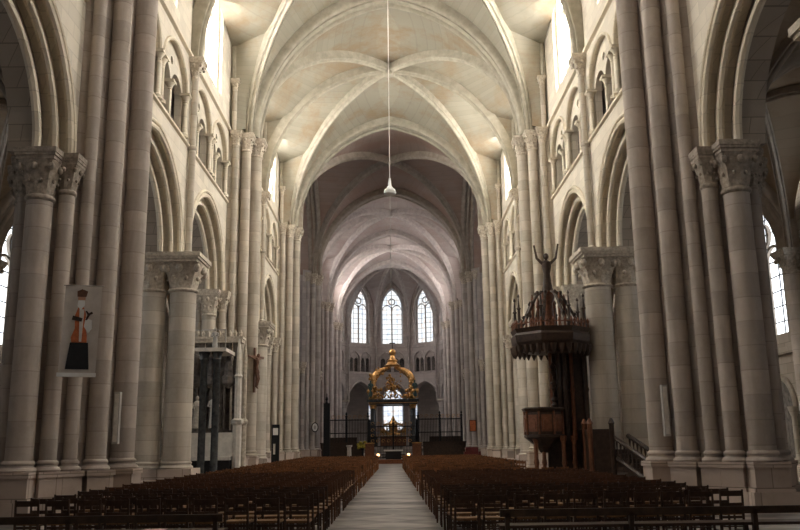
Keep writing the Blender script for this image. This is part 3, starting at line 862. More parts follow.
for x in (-.17, .17):
    low.box(x-.016, x+.016, -.2, -.165, 0, CH); low.box(x-.016, x+.016, .15, .18, 0, .43)
low.box(-.19, .19, -.17, .19, .41, .45); low.box(-.17, .17, -.2, -.18, .69, .785); low.box(-.17, .17, -.19, -.175, .545, .6); low.box(-.17, .17, -.17, -.16, .2, .23)
rows = []
y = 13.3; r = 0
while y < 53.5:
    rows.append(y); y += .84
    if abs(y-30.4) < .5: y += .5
count = 0; far = MB(); first = True; jfirst = True
NUM = ['first','second','third','fourth','fifth','sixth','seventh','eighth','ninth','tenth','eleventh','twelfth','thirteenth','fourteenth','fifteenth','sixteenth','seventeenth']
for ri, y in enumerate(rows):
    for s in (-1, 1):
        x0 = 1.1-.009*(y-13)
        nseat = 10
        for k in range(nseat):
            x = x0+.2+k*.465+random.uniform(-.02, .02); yy = y+random.uniform(-.05, .05)+(.03*k if ri % 3 == 0 else 0)
            rz = random.uniform(-.06, .06)
            if s > 0 and x > 4.3 and 26.2 < yy < 34: continue
            if s > 0 and k in (4,) and ri == 2: continue
            if count < 300:
                lab = 'dark ladder-back chair, %s block, %s row from the viewer, %s seat from the aisle' % ('left' if s < 0 else 'right', NUM[ri], NUM[k])
                if ri < 5:
                    o = proto if first else clone(proto); first = False
                else:
                    if jfirst: o = jproto; jfirst = False
                    else: o = jproto.copy(); COL.objects.link(o)
                o.location = (s*x-.17, yy, 0); o.rotation_euler = (0, 0, rz)
                tag(o, lab, 'chair', 'wooden chairs of the %s block, near rows' % ('left' if s < 0 else 'right')); count += 1
            else:
                c_, s_ = cos(rz), sin(rz)
                far.add([(s*x-.17+a*c_-b*s_, yy+a*s_+b*c_, z) for a, b, z in low.v], low.f)
tag(far.build('distant_chairs', 'wood_lit'), 'far rows of brown wooden chairs filling both blocks towards the crossing', 'chairs', None, 'stuff')

# benches in front
def bench(x0, x1, y, label):
    t = thing('long_bench', label, 'bench', ((x0+x1)/2, y, 0)); w = (x1-x0)/2
    MB().box(-w, w, -.04, .34, .40, .44).build('seat', 'wood', t)
    MB().box(-w, w, -.09, -.05, .56, .66).build('back_rail', 'oak', t)
    n = max(2, int(w*2/1.6)+1)
    for k in range(n):
        x = -w+.1+(2*w-.2)*k/(n-1)
        MB().box(x-.03, x+.03, -.09, .0, 0, .62).build('leg', 'oak', t); MB().box(x-.03, x+.03, .26, .32, 0, .4).build('leg', 'oak', t)
    return t
bench(-6.6, -2.35, 12.0, 'long low dark bench with a leaflet on it, left foreground')
bench(1.5, 6.9, 12.05, 'long low dark bench running across the right foreground')
tag(MB().box(-3.5, -3.18, 12.02, 12.24, .443, .45).build('leaflet', 'fur'), 'small pale pink leaflet lying on the left foreground bench', 'leaflet')

# ------------------------------------------------------------------ pulpit
def pulpit():
    t = thing('pulpit', 'tall dark carved wooden pulpit with canopy, in front of the right columns', 'pulpit', (5.75, 30.6, 0))
    hexp = lambda r, z, n=6, rot=pi/6: None
    bx = -.25
    # basket
    m = MB(); m.lathe([(.16, 1.15), (.3, 1.35), (.62, 1.62), (.74, 1.70), (.74, 1.78), (.68, 1.8), (.68, 2.6), (.76, 2.64), (.8, 2.72), (.74, 2.76)], bx, 0, 8, 0, pi/8)
    b = m.build('basket', 'oak', t)
    pm = MB()
    for k in range(8):
        a = pi/4*k
        if k == 0: continue
        c, s_ = cos(a), sin(a)
        q = [(-.19, 1.9), (.19, 1.9), (.19, 2.5), (-.19, 2.5)]
        fnn = lambda u, aa, z: (bx+(.62+u)*c-aa*s_, (.62+u)*s_+aa*c, z)
        pm = MB(); pm.slab([q], fnn, 0, .045); pm.slab([arch(-.12, .12, 2.2, 2.4, 5)+[(.12, 1.98), (-.12, 1.98)]], fnn, .045, .07)
        pm.build('carved_panel', 'oak_red', b)
    for k in range(8):
        a = pi/4*k+pi/8; MB().lathe([(.05, 1.8), (.035, 1.9), (.05, 2.2), (.035, 2.5), (.05, 2.62)], bx+.7*cos(a), .7*sin(a), 8).build('corner_baluster', 'oak_red', b, True)
    # supporting posts
    for (x, y) in ((-.62, -.35), (-.3, -.1), (.35, -.45), (.75, -.35), (-.5, .45), (.5, .45)):
        MB().lathe([(.13, 0), (.13, .2), (.08, .28), (.07, .7), (.1, .8), (.07, .95), (.075, 1.5), (.12, 1.62), (.12, 1.75)], x, y, 10).build('support_post', 'oak_red', t, True)
    MB().box(-.9, 1.35, -.5, .6, 0, .18).build('base_step', 'oak', t)
    # back panel and clustered posts between basket and canopy
    m = MB(); m.box(.22, 1.5, .25, .4, 1.7, 5.0); m.build('back_panel', 'oak', t)
    MB().box(-.1, 1.3, .2, .3, .15, 1.72).build('base_panel', 'oak', t)
    for (x, r) in ((.12, .06), (.42, .09), (.62, .1), (.9, .07), (1.4, .09)):
        MB().lathe([(r*1.3, 1.6), (r*1.3, 1.8), (r, 1.9), (r, 3.3), (r*1.4, 3.4), (r, 3.5), (r, 4.6), (r*1.6, 4.9)], x, .1, 10).build('post', 'oak_red' if r < .08 else 'oak', t, True)
    m = MB()
    for z in (2.9, 3.5, 4.1): MB().lathe([(.02, -.2), (.12, -.05), (.06, .05), (.13, .15), (.03, .3)], .2, .06, 8, z).build('carved_ornament', 'oak', t, True)
    # canopy
    cx = .15
    m = MB(); m.lathe([(.9, 4.75), (1.35, 4.95), (1.45, 5.1), (1.5, 5.35), (1.42, 5.45), (1.5, 5.6), (1.1, 5.62)], cx, 0, 8, 0, pi/8)
    cn = m.build('canopy', 'oak', t)
    m = MB(); fr_ = MB()
    for k in range(8):
        a0 = pi/8+pi/4*k; a1 = a0+pi/4
        p0 = Vector((cx+1.42*cos(a0), 1.42*sin(a0), 0)); p1 = Vector((cx+1.42*cos(a1), 1.42*sin(a1), 0))
        for j in range(4):
            c = p0.lerp(p1, (j+.5)/4); m.lathe([(.02, 4.6), (.1, 4.78), (.13, 4.98)], c.x, c.y, 6)
        for j in range(5):
            c = p0.lerp(p1, j/5); fr_.lathe([(.05, 5.6), (.03, 5.75), (.06, 5.82), (.01, 5.95)], c.x, c.y, 6)
        fr_.tube([p0+Vector((0, 0, 5.78)), p1+Vector((0, 0, 5.78))], .025, 5)
    m.build('hanging_fringe', 'oak', cn); fr_.build('fretwork_rail', 'oak_red', cn)
    # pinnacles
    for k in range(8):
        a = pi/8+pi/4*k
        MB().lathe([(.1, 0), (.1, .25), (.06, .3), (.05, .7), (.09, .75), (.05, .8), (.015, 1.15), (.05, 1.2), (.01, 1.3)], cx+1.3*cos(a), 1.3*sin(a), 8, 5.6).build('pinnacle', 'oak', cn, True)
        m = MB(); pts = []
        for j in range(9):
            tt = j/8; rad = 1.2*(1-tt)+.22*tt; pts.append((cx+rad*cos(a), rad*sin(a), 5.7+1.35*sin(tt*pi/2)**1.4))
        m.tube(pts, .055, 6)
        for j in (2, 4, 6): m.ball((pts[j][0], pts[j][1], pts[j][2]+.09), .075, 6, 5)
        m.build('flying_rib', 'oak', cn, True)
    for k in range(6):
        a = pi/3*k
        MB().lathe([(.08, 0), (.05, .2), (.05, .9), (.09, .95), (.02, 1.35)], cx+.6*cos(a), .6*sin(a), 8, 5.6).build('pinnacle', 'oak_red', cn, True)
    MB().lathe([(.3, 5.6), (.2, 5.8), (.16, 6.6), (.24, 6.8), (.26, 7.0), (.2, 7.08)], cx, 0, 10).build('lantern', 'oak_red', cn, True)
    # figure on top, arms raised
    m = MB(); m.lathe([(.2, 7.05), (.22, 7.1), (.17, 7.35), (.13, 7.75), (.19, 8.05), (.17, 8.2), (.06, 8.27), (.05, 8.33)], cx, 0, 12)
    m.ball((cx, -.02, 8.42), .105, 10, 8, (1, 1, 1.2))
    m.tube([(cx-.14, 0, 8.14), (cx-.36, -.03, 8.35), (cx-.45, -.05, 8.85)], [.065, .05, .035], 7)
    m.tube([(cx+.14, 0, 8.14), (cx+.36, -.03, 8.35), (cx+.47, -.05, 8.9)], [.065, .05, .035], 7)
    tag(m.build('carved_figure', 'oak', cn, True), 'small carved figure with both arms raised')
    # stair platform & stair
    MB().box(1.1, 1.85, -1.3, .2, 0, 1.95).build('stair_landing', 'oak', t)
    for (x, y) in ((1.12, -1.32), (1.88, -1.32), (1.12, -.5)): MB().lathe([(.09, 0), (.09, 2.1), (.12, 2.15), (.04, 2.32)], x, y, 8).build('newel_post', 'oak_red' if x < 1.3 else 'oak', t, True)
    m = MB()
    # stair runs toward (+x, -y)
    A = Vector((1.9, -1.1, 0)); B = Vector((2.75, -3.05, 0)); d = (B-A).normalized(); nrm = Vector((-d.y, d.x, 0)); n = 8
    for k in range(n):
        c0 = A.lerp(B, k/n); c1 = A.lerp(B, (k+1)/n); z = 1.25*(1-(k)/n)
        q = [c0-nrm*.0, c1-nrm*.0, c1+nrm*.7, c0+nrm*.7]
        m.prism([(v.x, v.y) for v in q], 0 if k > 4 else max(0, z-.45), z)
    m.build('stair', 'oak', t)
    for off in (0, .72):
        m = MB(); P = [A+nrm*off+Vector((0, 0, 1.72)), B+nrm*off+Vector((0, 0, .75))]
        m.tube(P, .075, 6); P2 = [v-Vector((0, 0, .66)) for v in P]; m.tube(P2, .09, 6)
        m.build('handrail', 'oak', t)
        for k in range(11):
            c = P[0].lerp(P[1], (k+.5)/11)
            MB().lathe([(.03, -.6), (.045, -.45), (.02, -.3), (.04, -.15), (.03, 0)], c.x, c.y, 6, c.z).build('baluster', 'oak', t, True)
    return t
pulpit()

# ------------------------------------------------------------------ carved altar on the left
def human_mb(h=1.7, robe=True):
    m = MB()
    m.lathe([(.24, 0), (.25, .05), (.2, .5), (.17, .95), (.19, 1.15), (.22, 1.38), (.14, 1.47), (.06, 1.5), (.055, 1.56)], seg=14)
    m.v = [(x*(1.0), y*.72, z) for x, y, z in m.v]
    m.ball((0, -.02, 1.66), .105, 12, 8, (.9, 1, 1.25))
    m.tube([(-.2, 0, 1.38), (-.28, -.06, 1.12), (-.1, -.2, 1.08)], [.065, .055, .04], 8)
    m.tube([(.2, 0, 1.38), (.28, -.06, 1.12), (.1, -.2, 1.2)], [.065, .055, .04], 8)
    m.v = [(x*h/1.8, y*h/1.8, z*h/1.8) for x, y, z in m.v]
    return m
def altar():
    t = thing('carved_altarpiece', 'tall dark carved stone altarpiece between the left columns', 'altarpiece', (-7.9, 36.6, 0))
    fn = lambda u, a, b: (a, u, b)
    m = MB()
    niches = [(-1.05, -.45), (-.3, .3), (.45, 1.0)]
    m.slab([[(-1.3, 0), (1.15, 0), (1.15, 6.0), (-1.3, 6.0)]]+[arch(a, b, 3.7, 4.2, 6)+[(b, 2.3), (a, 2.3)] for a, b in niches], fn, 0, .3)
    m.box(-1.3, 1.15, .3, .4, 0, 6.0)
    m.build('retable', 'retable', t)
    for a, b in niches:
        c = (a+b)/2
        k = MB(); k.lathe([(.05, 4.0), (.3, 4.2), (.32, 4.5), (.2, 4.6), (.15, 5.2), (.03, 5.9)], c, -.05, 8); k.build('niche_canopy', 'retable', t)
    for k in range(9):
        x = -1.25+.3*k
        MB().lathe([(.05, 2.2), (.05, 5.2), (.08, 5.3), (.05, 5.4), (.01, 6.2)], x, -.04, 6).build('slender_buttress', 'carved' if k % 2 else 'retable', t, True)
    # cornice
    k = MB(); k.box(-1.4, 1.3, -.3, .45, 6.0, 6.15); k.box(-1.45, 1.35, -.36, .45, 6.15, 6.25)
    k.build('cornice', 'carved', t)
    k = MB()
    for j in range(12): k.lathe([(.06, 6.25), (.09, 6.4), (.02, 6.55)], -1.35+.235*j, -.25, 6)
    k.build('cresting', 'carved', t)
    k = MB(); k.box(-1.2, 1.0, -.75, 0, .95, 1.1); k.box(-1.3, 1.05, -.5, 0, 1.1, 2.1); k.build('altar_shelf', 'pale', t)
    k = MB(); k.box(-1.1, .95, -.6, 0, 0, .95); k.build('altar_block', 'black', t)
    # pale right-hand post with pinnacle
    k = MB(); k.lathe([(.28, 0), (.28, .35), (.2, .45), (.2, 2.4), (.27, 2.5), (.27, 2.62), (.15, 2.7), (.15, 4.4), (.2, 4.5), (.13, 4.6), (.1, 5.6), (.02, 6.3)], 1.2, -.3, 8)
    k.build('corner_post', 'pale', t)
    k = MB(); k.lathe([(.2, 0), (.2, .3), (.13, .4), (.13, 2.4), (.2, 2.5), (.2, 2.6), (.1, 2.7), (.1, 5.4), (.02, 6.1)], 1.42, .0, 8)
    k.build('corner_post', 'carved', t)
    # free-standing pair of dark columns with a framed slab on top
    for x in (0.05, .58):
        o = MB().lathe([(.26, 0), (.26, .3), (.2, .38), (.155, .5), (.145, 5.0), (.2, 5.08), (.17, 5.15), (.25, 5.4)], x, -1.9, 18).build('dark_column', 'marble', t, True)
    k = MB(); k.box(-.5, 1.0, -2.25, -.2, 5.4, 5.48); k.box(-.5, 1.0, -2.25, -2.2, 5.48, 5.55); k.box(.95, 1.0, -2.25, -.2, 5.48, 5.55); k.build('canopy_slab', 'pale', t)
    k = MB()
    for x in (-.48, .98): k.box(x-.02, x+.02, -2.25, -2.2, 5.5, 6.3)
    k.box(-.5, 1.0, -2.25, -2.21, 6.27, 6.31); k.build('frame_rail', 'grey', t)
    for (x, sc) in ((.45, .5),):
        h = human_mb(1.15*sc/.6); h.build('kneeling_statue', 'grey', t, True, (x, -1.8, 5.48))
altar()
st = human_mb(1.5).build('stone_statue', 'pale', None, True, (-7.75, 36.35, 2.3)); tag(st, 'pale stone statue standing on the ledge of the carved altarpiece, right one', 'statue')
st = human_mb(1.4).build('stone_statue', 'carved', None, True, (-8.45, 36.3, 2.3)); tag(st, 'greyer stone statue in the left niche of the carved altarpiece', 'statue')

# ------------------------------------------------------------------ banner on the near left pier
def banner():
    cx, cy = -7.17, 18.95
    t = thing('hanging_banner', 'tall printed banner of a robed bearded figure on the near left pier', 'banner', (cx, cy, 3.15), radians(3))
    t.rotation_euler = (0, radians(1.2), radians(6))
    w, h = .41, 2.1
    m = MB(); n = 8
    vs = []; fs = []
    for j in range(n+1):
        x = -w+2*w*j/n; b = .015*sin(j*1.3)
        vs += [(x, b, 0), (x, b, h), (x, b+.012, 0), (x, b+.012, h)]
    for j in range(n):
        a = j*4; fs += [(a, a+4, a+5, a+1), (a+2, a+3, a+7, a+6), (a, a+2, a+6, a+4), (a+1, a+5, a+7, a+3)]
    m.add(vs, fs); m.build('cloth', 'banner', t, True)
    def flat(name, mat, poly, d=.03): MB().slab([poly], lambda u, a, b: (a, u, b), -d, -d+.008).build(name, mat, t)
    el = lambda cx, cz, a, b, k=18: [(cx+a*cos(2*pi*i/k), cz+b*sin(2*pi*i/k)) for i in range(k)]
    flat('printed_pedestal', 'black', [(-.26, .17), (.26, .17), (.2, .78), (-.2, .78)], .024)
    flat('printed_robe', 'orange', [(-.17, .78), (.17, .78), (.16, .95), (.12, 1.1), (.1, 1.45), (.04, 1.6), (-.08, 1.6), (-.14, 1.4), (-.12, 1.1), (-.19, .9)], .03)
    flat('printed_stole', 'pale', [(.0, .8), (.05, .8), (.06, 1.55), (-.05, 1.55)], .038)
    flat('printed_sleeve', 'white', [(.1, 1.35), (.24, 1.3), (.26, 1.1), (.18, 1.0), (.08, 1.15)], .034)
    flat('printed_book', 'oak', [(-.2, 1.3), (.02, 1.26), (.04, 1.34), (-.18, 1.4)], .045)
    flat('printed_cross', 'oak', [(.1, 1.3), (.14, 1.3), (.2, 1.42), (.26, 1.45), (.24, 1.5), (.17, 1.46), (.12, 1.52), (.09, 1.5), (.14, 1.42)], .045)
    flat('printed_head', 'skin', el(-.02, 1.8, .085, .11), .034)
    flat('printed_cap', 'carving_wood', [(-.12, 1.84), (.08, 1.84), (.11, 1.97), (-.02, 2.02), (-.13, 1.97)], .04)
    flat('printed_beard', 'white', [(-.09, 1.76), (.05, 1.76), (.06, 1.64), (-.02, 1.53), (-.1, 1.62)], .042)
    MB().slab([[(-.43, 0), (.43, 0), (.43, .09), (-.43, .09)]], lambda u, a, b: (a, u, b), -.03, -.02).build('caption_strip', 'white', t)
    MB().tube([(-.45, 0, 2.11), (.45, 0, 2.11)], .012, 8).build('hanging_rod', 'grey', t)
banner()

# loudspeakers on the piers
for (x, lab) in ((6.74, 'slim grey column loudspeaker between shafts of the nearest right pier'), (-6.74, 'slim grey column loudspeaker between shafts of the nearest left pier')):
    t = thing('column_loudspeaker', lab, 'loudspeaker', (x, 20.62+.35, 1.65)); x_ = 0
    MB().box(-.07, .07, -.42, -.28, 0, 1.25).build('case', 'grey', t); MB().box(-.05, .05, -.43, -.42, .05, 1.2).build('grille', 'pale', t)

# ------------------------------------------------------------------ crucifix
def crucifix():
    t = thing('crucifix', 'carved brown wooden crucifix fixed high on the second left clustered pier', 'crucifix', (-6.42, 39.32, 4.15), radians(62)); t.scale = (.84, .84, .84)
    m = MB(); m.box(-.07, .07, .1, .17, -.2, 2.3); m.box(-.8, .8, .1, .17, 1.72, 1.86); m.build('cross', 'carving_wood', t)
    b = MB()
    b.tube([(0, -.02, .15), (0, -.06, .6), (0, -.02, 1.0), (0, .0, 1.25), (0, -.02, 1.5), (0, -.02, 1.66), (0, -.06, 1.76)], [.05, .08, .13, .1, .14, .12, .05], 12)
    b.ball((.03, -.1, 1.86), .1, 10, 8, (.9, 1, 1.2))
    for q in (-1, 1): b.tube([(q*.12, -.02, 1.6), (q*.4, .02, 1.72), (q*.72, .06, 1.82)], [.055, .045, .035], 8)
    for q in (-1, 1): b.tube([(q*.07, -.03, .95), (q*.07, -.13, .55), (q*.03, -.02, .12), (q*.03, -.1, .02)], [.085, .065, .045, .03], 8)
    b.build('figure', 'carving_wood', t, True)
    MB().lathe([(.14, .78), (.17, .92), (.14, 1.05)], 0, -.02, 12).build('loincloth', 'carving_wood', t, True)
crucifix()

# display case at weak column
t = thing('display_stand', 'narrow dark glazed notice stand against the farther left round column', 'stand', (-6.85, 49.3, 0))
MB().box(-.22, .22, -.1, .1, .3, 2.7).build('frame', 'iron', t)
MB().box(-.15, .15, -.115, -.1, 2.1, 2.5).build('notice', 'white', t); MB().box(-.12, .0, -.115, -.1, 1.0, 1.6).build('notice', 'pale', t)
MB().box(-.3, .3, -.2, .2, 0, .3).build('foot', 'black', t)

# ------------------------------------------------------------------ hanging lamp
t = thing('hanging_lamp', 'small white bell-shaped lamp hanging on a long cord over the aisle', 'lamp', (0, 30.6, 0))
MB().tube([(0, 0, 24.2), (0, 0, 11.55)], .015, 8).build('cord', 'pale', t)
MB().lathe([(.03, 11.6), (.05, 11.5), (.07, 11.3), (.12, 11.22), (.22, 11.12), (.24, 11.02), (.22, 10.96), (.1, 10.93)], seg=24).build('shade', 'white', t, True)
MB().tube([(0, 0, 10.95), (0, 0, 5.2)], .013, 6).build('thin_wire', 'grey', t)

# ------------------------------------------------------------------ baldachin and altar
def baldachin():
    YB = 98.5; z0 = 1.2
    t = thing('baldachin', 'gilded baldachin on dark marble columns over the distant high altar', 'baldachin', (0, YB, 0))
    for x in (-2.35, 2.35):
        for y in (-1.9, 1.9):
            p = MB(); p.box(x-.5, x+.5, y-.5, y+.5, z0, 2.2); pl = p.build('pedestal', 'marble', t)
            c = MB().lathe([(.36, 2.2), (.38, 2.3), (.3, 2.4), (.28, 5.4)], x, y, 20).build('column', 'marble', t, True)
            MB().lathe([(.3, 5.4), (.34, 5.5), (.3, 5.6), (.45, 5.85)], x, y, 16).build('capital', 'gold', c, True)
    m = MB()
    for (a, b, e) in ((2.8, 2.35, 0), (3.0, 2.5, 1)):
        z = 5.85+e*.3
        m.box(-a, a, -b, -b+.9, z, z+.3); m.box(-a, a, b-.9, b, z, z+.3); m.box(-a, -a+.9, -b+.9, b-.9, z, z+.3); m.box(a-.9, a, -b+.9, b-.9, z, z+.3)
    m.build('entablature', 'marble', t)
    m = MB(); m.box(-2.85, 2.85, -2.42, -2.38, 6.0, 6.08); m.build('gilt_fillet', 'gold', t)
    # volutes
    for sx in (-1, 1):
        for sy in (-1, 1):
            pts = []
            for k in range(15):
                u = k/14
                rad = 2.25*(1-u)+.3*u+1.0*sin(pi*u); z = 6.6+3.7*(u**.62)+.2*sin(pi*u)
                pts.append((sx*rad*.93, sy*rad*.75, z))
            m = MB(); m.tube(pts, [.14+.17*sin(pi*k/14) for k in range(15)], 8)
            for j in (2, 5, 8, 11): m.ball(pts[j], .34, 8, 6, (1, 1, .8))
            m.ball((sx*2.35, sy*1.9, 6.8), .42, 10, 8, (1, 1, .7)); m.ball((sx*2.75, sy*2.0, 7.35), .28, 8, 6)
            for j in range(26):
                q = pts[random.randrange(1, 12)]; m.ball((q[0]+random.uniform(-.4, .4), q[1]+random.uniform(-.3, .3), q[2]+random.uniform(-.35, .3)), random.uniform(.09, .2), 7, 5)
            for j in range(14): m.ball((sx*(2.3+random.uniform(-.9, .6)), sy*1.9+random.uniform(-.4, .3), 6.75+random.uniform(-.2, 1.1)), random.uniform(.1, .24), 7, 5)
            m.build('gilded_volute', 'gold', t, True)
            a = human_mb(1.9); a.build('angel', 'verdigris', t, True, (sx*2.55, sy*2.15, 6.75))
            w = MB(); w.slab([[(0, 0), (.9, .5), (1.1, 1.1), (.5, .9), (.1, .5)]], lambda u, a_, b_: (sx*(2.0+a_*.8), sy*1.9+u, 7.3+b_*.6), 0, .08); w.build('wing', 'verdigris', t)
    m = MB(); m.lathe([(.9, 10.3), (1.0, 10.5), (.75, 10.6), (.55, 10.9), (.65, 11.1), (.35, 11.3), (.25, 11.7)], 0, 0, 14); m.ball((0, 0, 12.05), .42, 14, 10)
    m.build('crown', 'gold', t, True)
    m = MB(); m.box(-.05, .05, -.04, .04, 12.4, 13.7); m.box(-.34, .34, -.04, .04, 13.1, 13.22); m.build('cross', 'oak', t)
    m = MB()
    for k in range(14):
        a = 2*pi*k/14; m.tube([(0, 0, 7.9), (1.1*cos(a), 0, 7.9+1.1*sin(a))], [.1, .02], 5)
    m.ball((0, 0, 7.9), .4, 12, 8, (1, .5, 1))
    for k in range(40): m.ball((random.gauss(0, .55), random.uniform(-.4, .4), random.uniform(6.9, 9.4)), random.uniform(.08, .2), 6, 5)
    m.build('gilded_sunburst', 'gold', t, True)
    m = MB()
    for j in range(7):
        x = -2.1+.7*j; m.tube([(x-.3, -2.3, 6.55), (x-.1, -2.35, 6.95), (x+.15, -2.35, 6.9), (x+.3, -2.3, 6.55)], .1, 6)
    m.build('gilded_garland', 'gold', t, True)
baldachin()
t = thing('high_altar', 'gilded high altar with candlesticks beneath the baldachin', 'altar', (0, 99.3, 1.2))
MB().box(-1.5, 1.5, -.5, .5, 0, 1.1).build('altar_block', 'oak_red', t); MB().box(-1.65, 1.65, -.6, .6, 1.1, 1.22).build('altar_top', 'pale', t)
m = MB(); m.lathe([(.9, 1.22), (.8, 1.5), (.5, 1.6), (.55, 2.4), (.7, 2.5), (.3, 2.9), (.1, 3.4)], 0, .2, 10)
for q in (-1, 1): m.tube([(q*.6, .2, 1.4), (q*1.2, .2, 1.9), (q*1.1, .2, 2.4), (q*.6, .2, 2.5)], .15, 7); m.ball((q*1.2, .1, 1.7), .28, 8, 6)
m.build('tabernacle', 'gold', t, True)
for x in (-1.45, -1.1, -.75, .75, 1.1, 1.45): MB().lathe([(.1, 1.22), (.04, 1.3), (.05, 1.9), (.09, 2.0), (.03, 2.05), (.03, 2.6)], x, -.2, 8).build('candlestick', 'gold', t, True)

# front altar with lamps at the crossing
t = thing('table_altar', 'small dark altar table in the crossing at the end of the aisle', 'altar', (0, 66, 0))
MB().box(-.75, .75, -.35, .35, .92, 1.02).build('table_top', 'white', t); MB().box(-.6, .6, -.28, .28, .3, .92).build('altar_block', 'black', t)
tb = MB().box(-2.4, 2.4, -1.5, 1.5, 0, .3).build('platform', 'oak_red', t)
for q, w_ in ((-1, 'left'), (1, 'right')):
    t = thing('altar_lamp', 'warm glowing lamp on the %s of the small altar table' % w_, 'lamp', (q*1.15, 64.1, 0))
    MB().lathe([(.14, 0), (.03, .05), (.03, .55)], seg=10).build('stem', 'gold', t, True)
    m = MB(); m.ball((0, 0, .66), .11, 12, 8); m.build('bulb', 'lamp', t, True)
for q, w_ in ((-1, 'left'), (1, 'right')):
    t = thing('lectern_panel', 'low red-brown wooden panel %s of the lit altar steps' % w_, 'panel', (q*1.9, 68.2, .0))
    MB().box(-.36, .36, -.06, .06, 0, 1.5).build('panel', 'oak_red', t); MB().box(-.4, .4, -.1, .1, 1.5, 1.58).build('rail', 'gold', t)

# choir grilles
def grille(x0, x1, y, h, label):
    gilt = x0 > -2.25 and x1 < 2.25
    t = thing('iron_grille', label, 'grille', ((x0+x1)/2, y, 0)); w = (x1-x0)/2
    m = MB()
    n = int(2*w/.14)
    for k in range(n+1):
        x = -w+2*w*k/n; m.box(x-.02, x+.02, -.02, .02, .1, h-.15)
    m.build('bars', 'iron', t)
    for z in (.15, 1.2, h*.62, h-.3): MB().box(-w, w, -.035, .035, z, z+.08).build('rail', 'iron', t)
    for k in range(0, int(2*w/1.5)+1):
        x = -w+k*2*w/int(2*w/1.5); MB().lathe([(.09, 0), (.09, h), (.14, h+.05), (.05, h+.2), (.1, h+.3), (.01, h+.5)], x, 0, 8).build('grille_post', 'iron', t, True)
    m = MB()
    for k in range(int(2*w/.5)):
        x = -w+.25+k*.5; pts = [(x+.18*cos(a_)*(1-a_/9), 0, h-.1+.2*sin(a_)*(1-a_/9)+.1) for a_ in [q*.7 for q in range(10)]]
        m.tube(pts, .022, 5)
        if gilt:
            for zc in (1.6, 2.1, 2.6): m.tube([(a, b, z-(h-.1)+zc) for a, b, z in pts], .03, 5)
    m.build('scrollwork', 'gold', t, True)
grille(-6.3, -2.3, 77.5, 3.9, 'tall black iron choir grille with gilt scrolls, left of the altar axis')
grille(2.3, 6.3, 77.5, 3.9, 'tall black iron choir grille with gilt scrolls, right of the altar axis')
grille(-2.2, 2.2, 79.0, 3.3, 'gilt-scrolled iron gate in the middle of the choir entrance')
for q, w_ in ((-1, 'left'), (1, 'right')):
    t = thing('choir_stalls', 'dark wooden choir stalls behind the %s iron grille' % w_, 'stalls', (q*5.0, 81, 0))
    MB().box(-1.5, 1.5, 0, .3, 0, 2.1).build('stall_back', 'oak', t)
    MB().box(-1.5, 1.5, -.6, 0, 0, 1.1).build('desk', 'oak', t)
    for k in range(6): MB().box(-1.5+.6*k-.04, -1.5+.6*k+.04, -.5, .3, 0, 1.6).build('arm_panel', 'oak', t)
    t = thing('choir_parapet', 'dark low panelled parapet at the foot of the %s crossing pier' % w_, 'parapet', (q*4.6, 75.8, 0))
    MB().box(-1.9, 1.9, -.12, .12, 0, 1.5).build('panel', 'oak', t)
    MB().box(-1.95, 1.95, -.18, .18, 1.5, 1.62).build('top_rail', 'oak', t)
t = thing('tall_dark_screen', 'tall narrow black iron screen standing beside the left crossing pier', 'screen', (-5.75, 73.0, 0))
MB().box(-.28, .28, -.15, .15, 0, 5.0).build('panel', 'iron', t); MB().lathe([(.12, 5.0), (.06, 5.2), (.14, 5.35), (.03, 5.6), (.05, 5.7), (.01, 5.9)], seg=8).build('finial', 'iron', t, True)
t = thing('wall_roundel', 'round white roundel with a dark rim on the left crossing pier', 'roundel', (-6.75, 72.7, 2.95))
MB().add(*(lambda b: (b.v, b.f))(MB().slab([[(.30*cos(2*pi*k/24), .42*sin(2*pi*k/24)) for k in range(24)]], lambda u, a, b: (a, u, b), 0, .06))).build('rim', 'iron', t)
MB().slab([[(.23*cos(2*pi*k/24), .34*sin(2*pi*k/24)) for k in range(24)]], lambda u, a, b: (a, u, b), -.02, 0).build('face', 'white', t)
MB().slab([[(-.08, -.16), (.08, -.16), (.1, .05), (0, .2), (-.1, .05)]], lambda u, a, b: (a, u, b), -.03, -.02).build('emblem', 'grey', t)
t = thing('wall_panel', 'small orange-brown panel hung on the right crossing pier', 'panel', (6.9, 72.7, 2.4))
MB().box(-.3, .3, 0, .08, 0, 1.0).build('frame', 'oak', t); MB().box(-.24, .24, -.02, 0, .06, .94).build('picture', 'orange', t)
t = thing('pale_pedestal', 'small pale stone pedestal in front of the left iron grille', 'pedestal', (-3.85, 73.8, 0))
MB().lathe([(.3, 0), (.3, .15), (.2, .2), (.18, 1.2), (.27, 1.3), (.27, 1.4)], seg=12).build('shaft', 'pale', t, True)
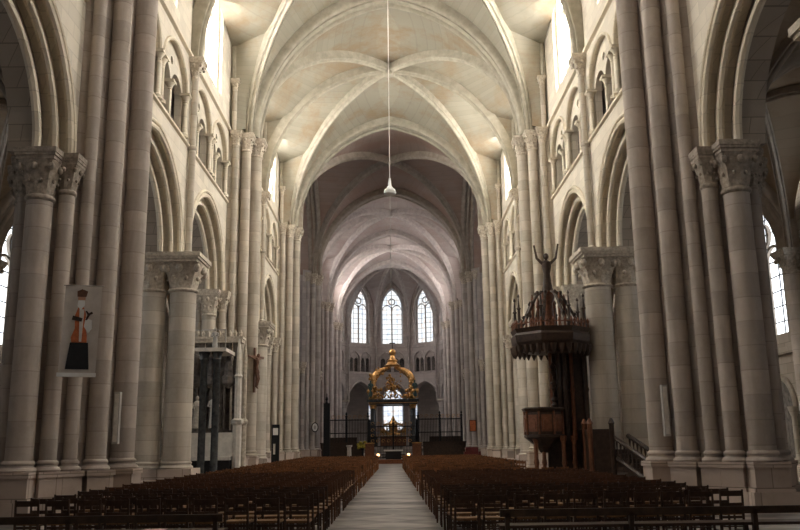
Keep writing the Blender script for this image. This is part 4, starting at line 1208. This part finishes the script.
t = thing('flower_stand', 'stand of yellow flowers before the left iron grille', 'flowers', (-2.7, 74.2, 0))
MB().lathe([(.25, 0), (.06, .1), (.06, .9), (.2, 1.1)], seg=10).build('stand', 'iron', t, True)
m = MB()
for k in range(26): m.ball((random.uniform(-.4, .4), random.uniform(-.3, .3), 1.15+random.uniform(0, .5)), .12, 6, 5)
tag(m.build('blossoms', 'yellow', t, True), None, None, None, 'stuff')
t = thing('red_armchair', 'dark red upholstered seat at the foot of the right crossing pier', 'chair', (6.2, 66.5, 0))
MB().box(-.55, .55, -.3, .3, .25, .6).build('seat', 'red', t); MB().box(-.5, .5, .2, .35, .6, 1.15).build('backrest', 'red', t); MB().box(-.65, -.5, -.3, .3, 0, .8).build('armrest', 'red', t); MB().box(.5, .65, -.3, .3, 0, .8).build('armrest', 'red', t)
for x in (-.6, .6): MB().box(x-.05, x+.05, -.25, .25, 0, .25).build('leg', 'oak', t)

# ------------------------------------------------------------------ world, camera
w = bpy.data.worlds.new('World'); SC.world = w; w.use_nodes = True
w.node_tree.nodes['Background'].inputs[0].default_value = (0.75, 0.85, 1.0, 1); w.node_tree.nodes['Background'].inputs[1].default_value = .3
cam = bpy.data.cameras.new('camera'); co = bpy.data.objects.new('camera', cam); COL.objects.link(co)
cam.sensor_width = 36; cam.lens = 826/800*36; cam.clip_end = 400
F = 826.0; th = radians(12.1); roll = .0140
yaw = -radians(.60)
R = Matrix.Rotation(yaw, 3, 'Z') @ Matrix.Rotation(pi/2+th, 3, 'X') @ Matrix.Rotation(-roll, 3, 'Z')
co.matrix_world = Matrix.Translation((0.03, 0, 1.6)) @ R.to_4x4()
SC.camera = co
SC.view_settings.view_transform = 'Standard'; SC.view_settings.look = 'None'; SC.view_settings.gamma = 1
SC.view_settings.use_curve_mapping = False
SC.view_settings.exposure = 1.0
cy = SC.cycles
cy.use_denoising = True; cy.max_bounces = 8; cy.diffuse_bounces = 6; cy.glossy_bounces = 3; cy.caustics_reflective = False; cy.caustics_refractive = False
cy.sample_clamp_indirect = 6
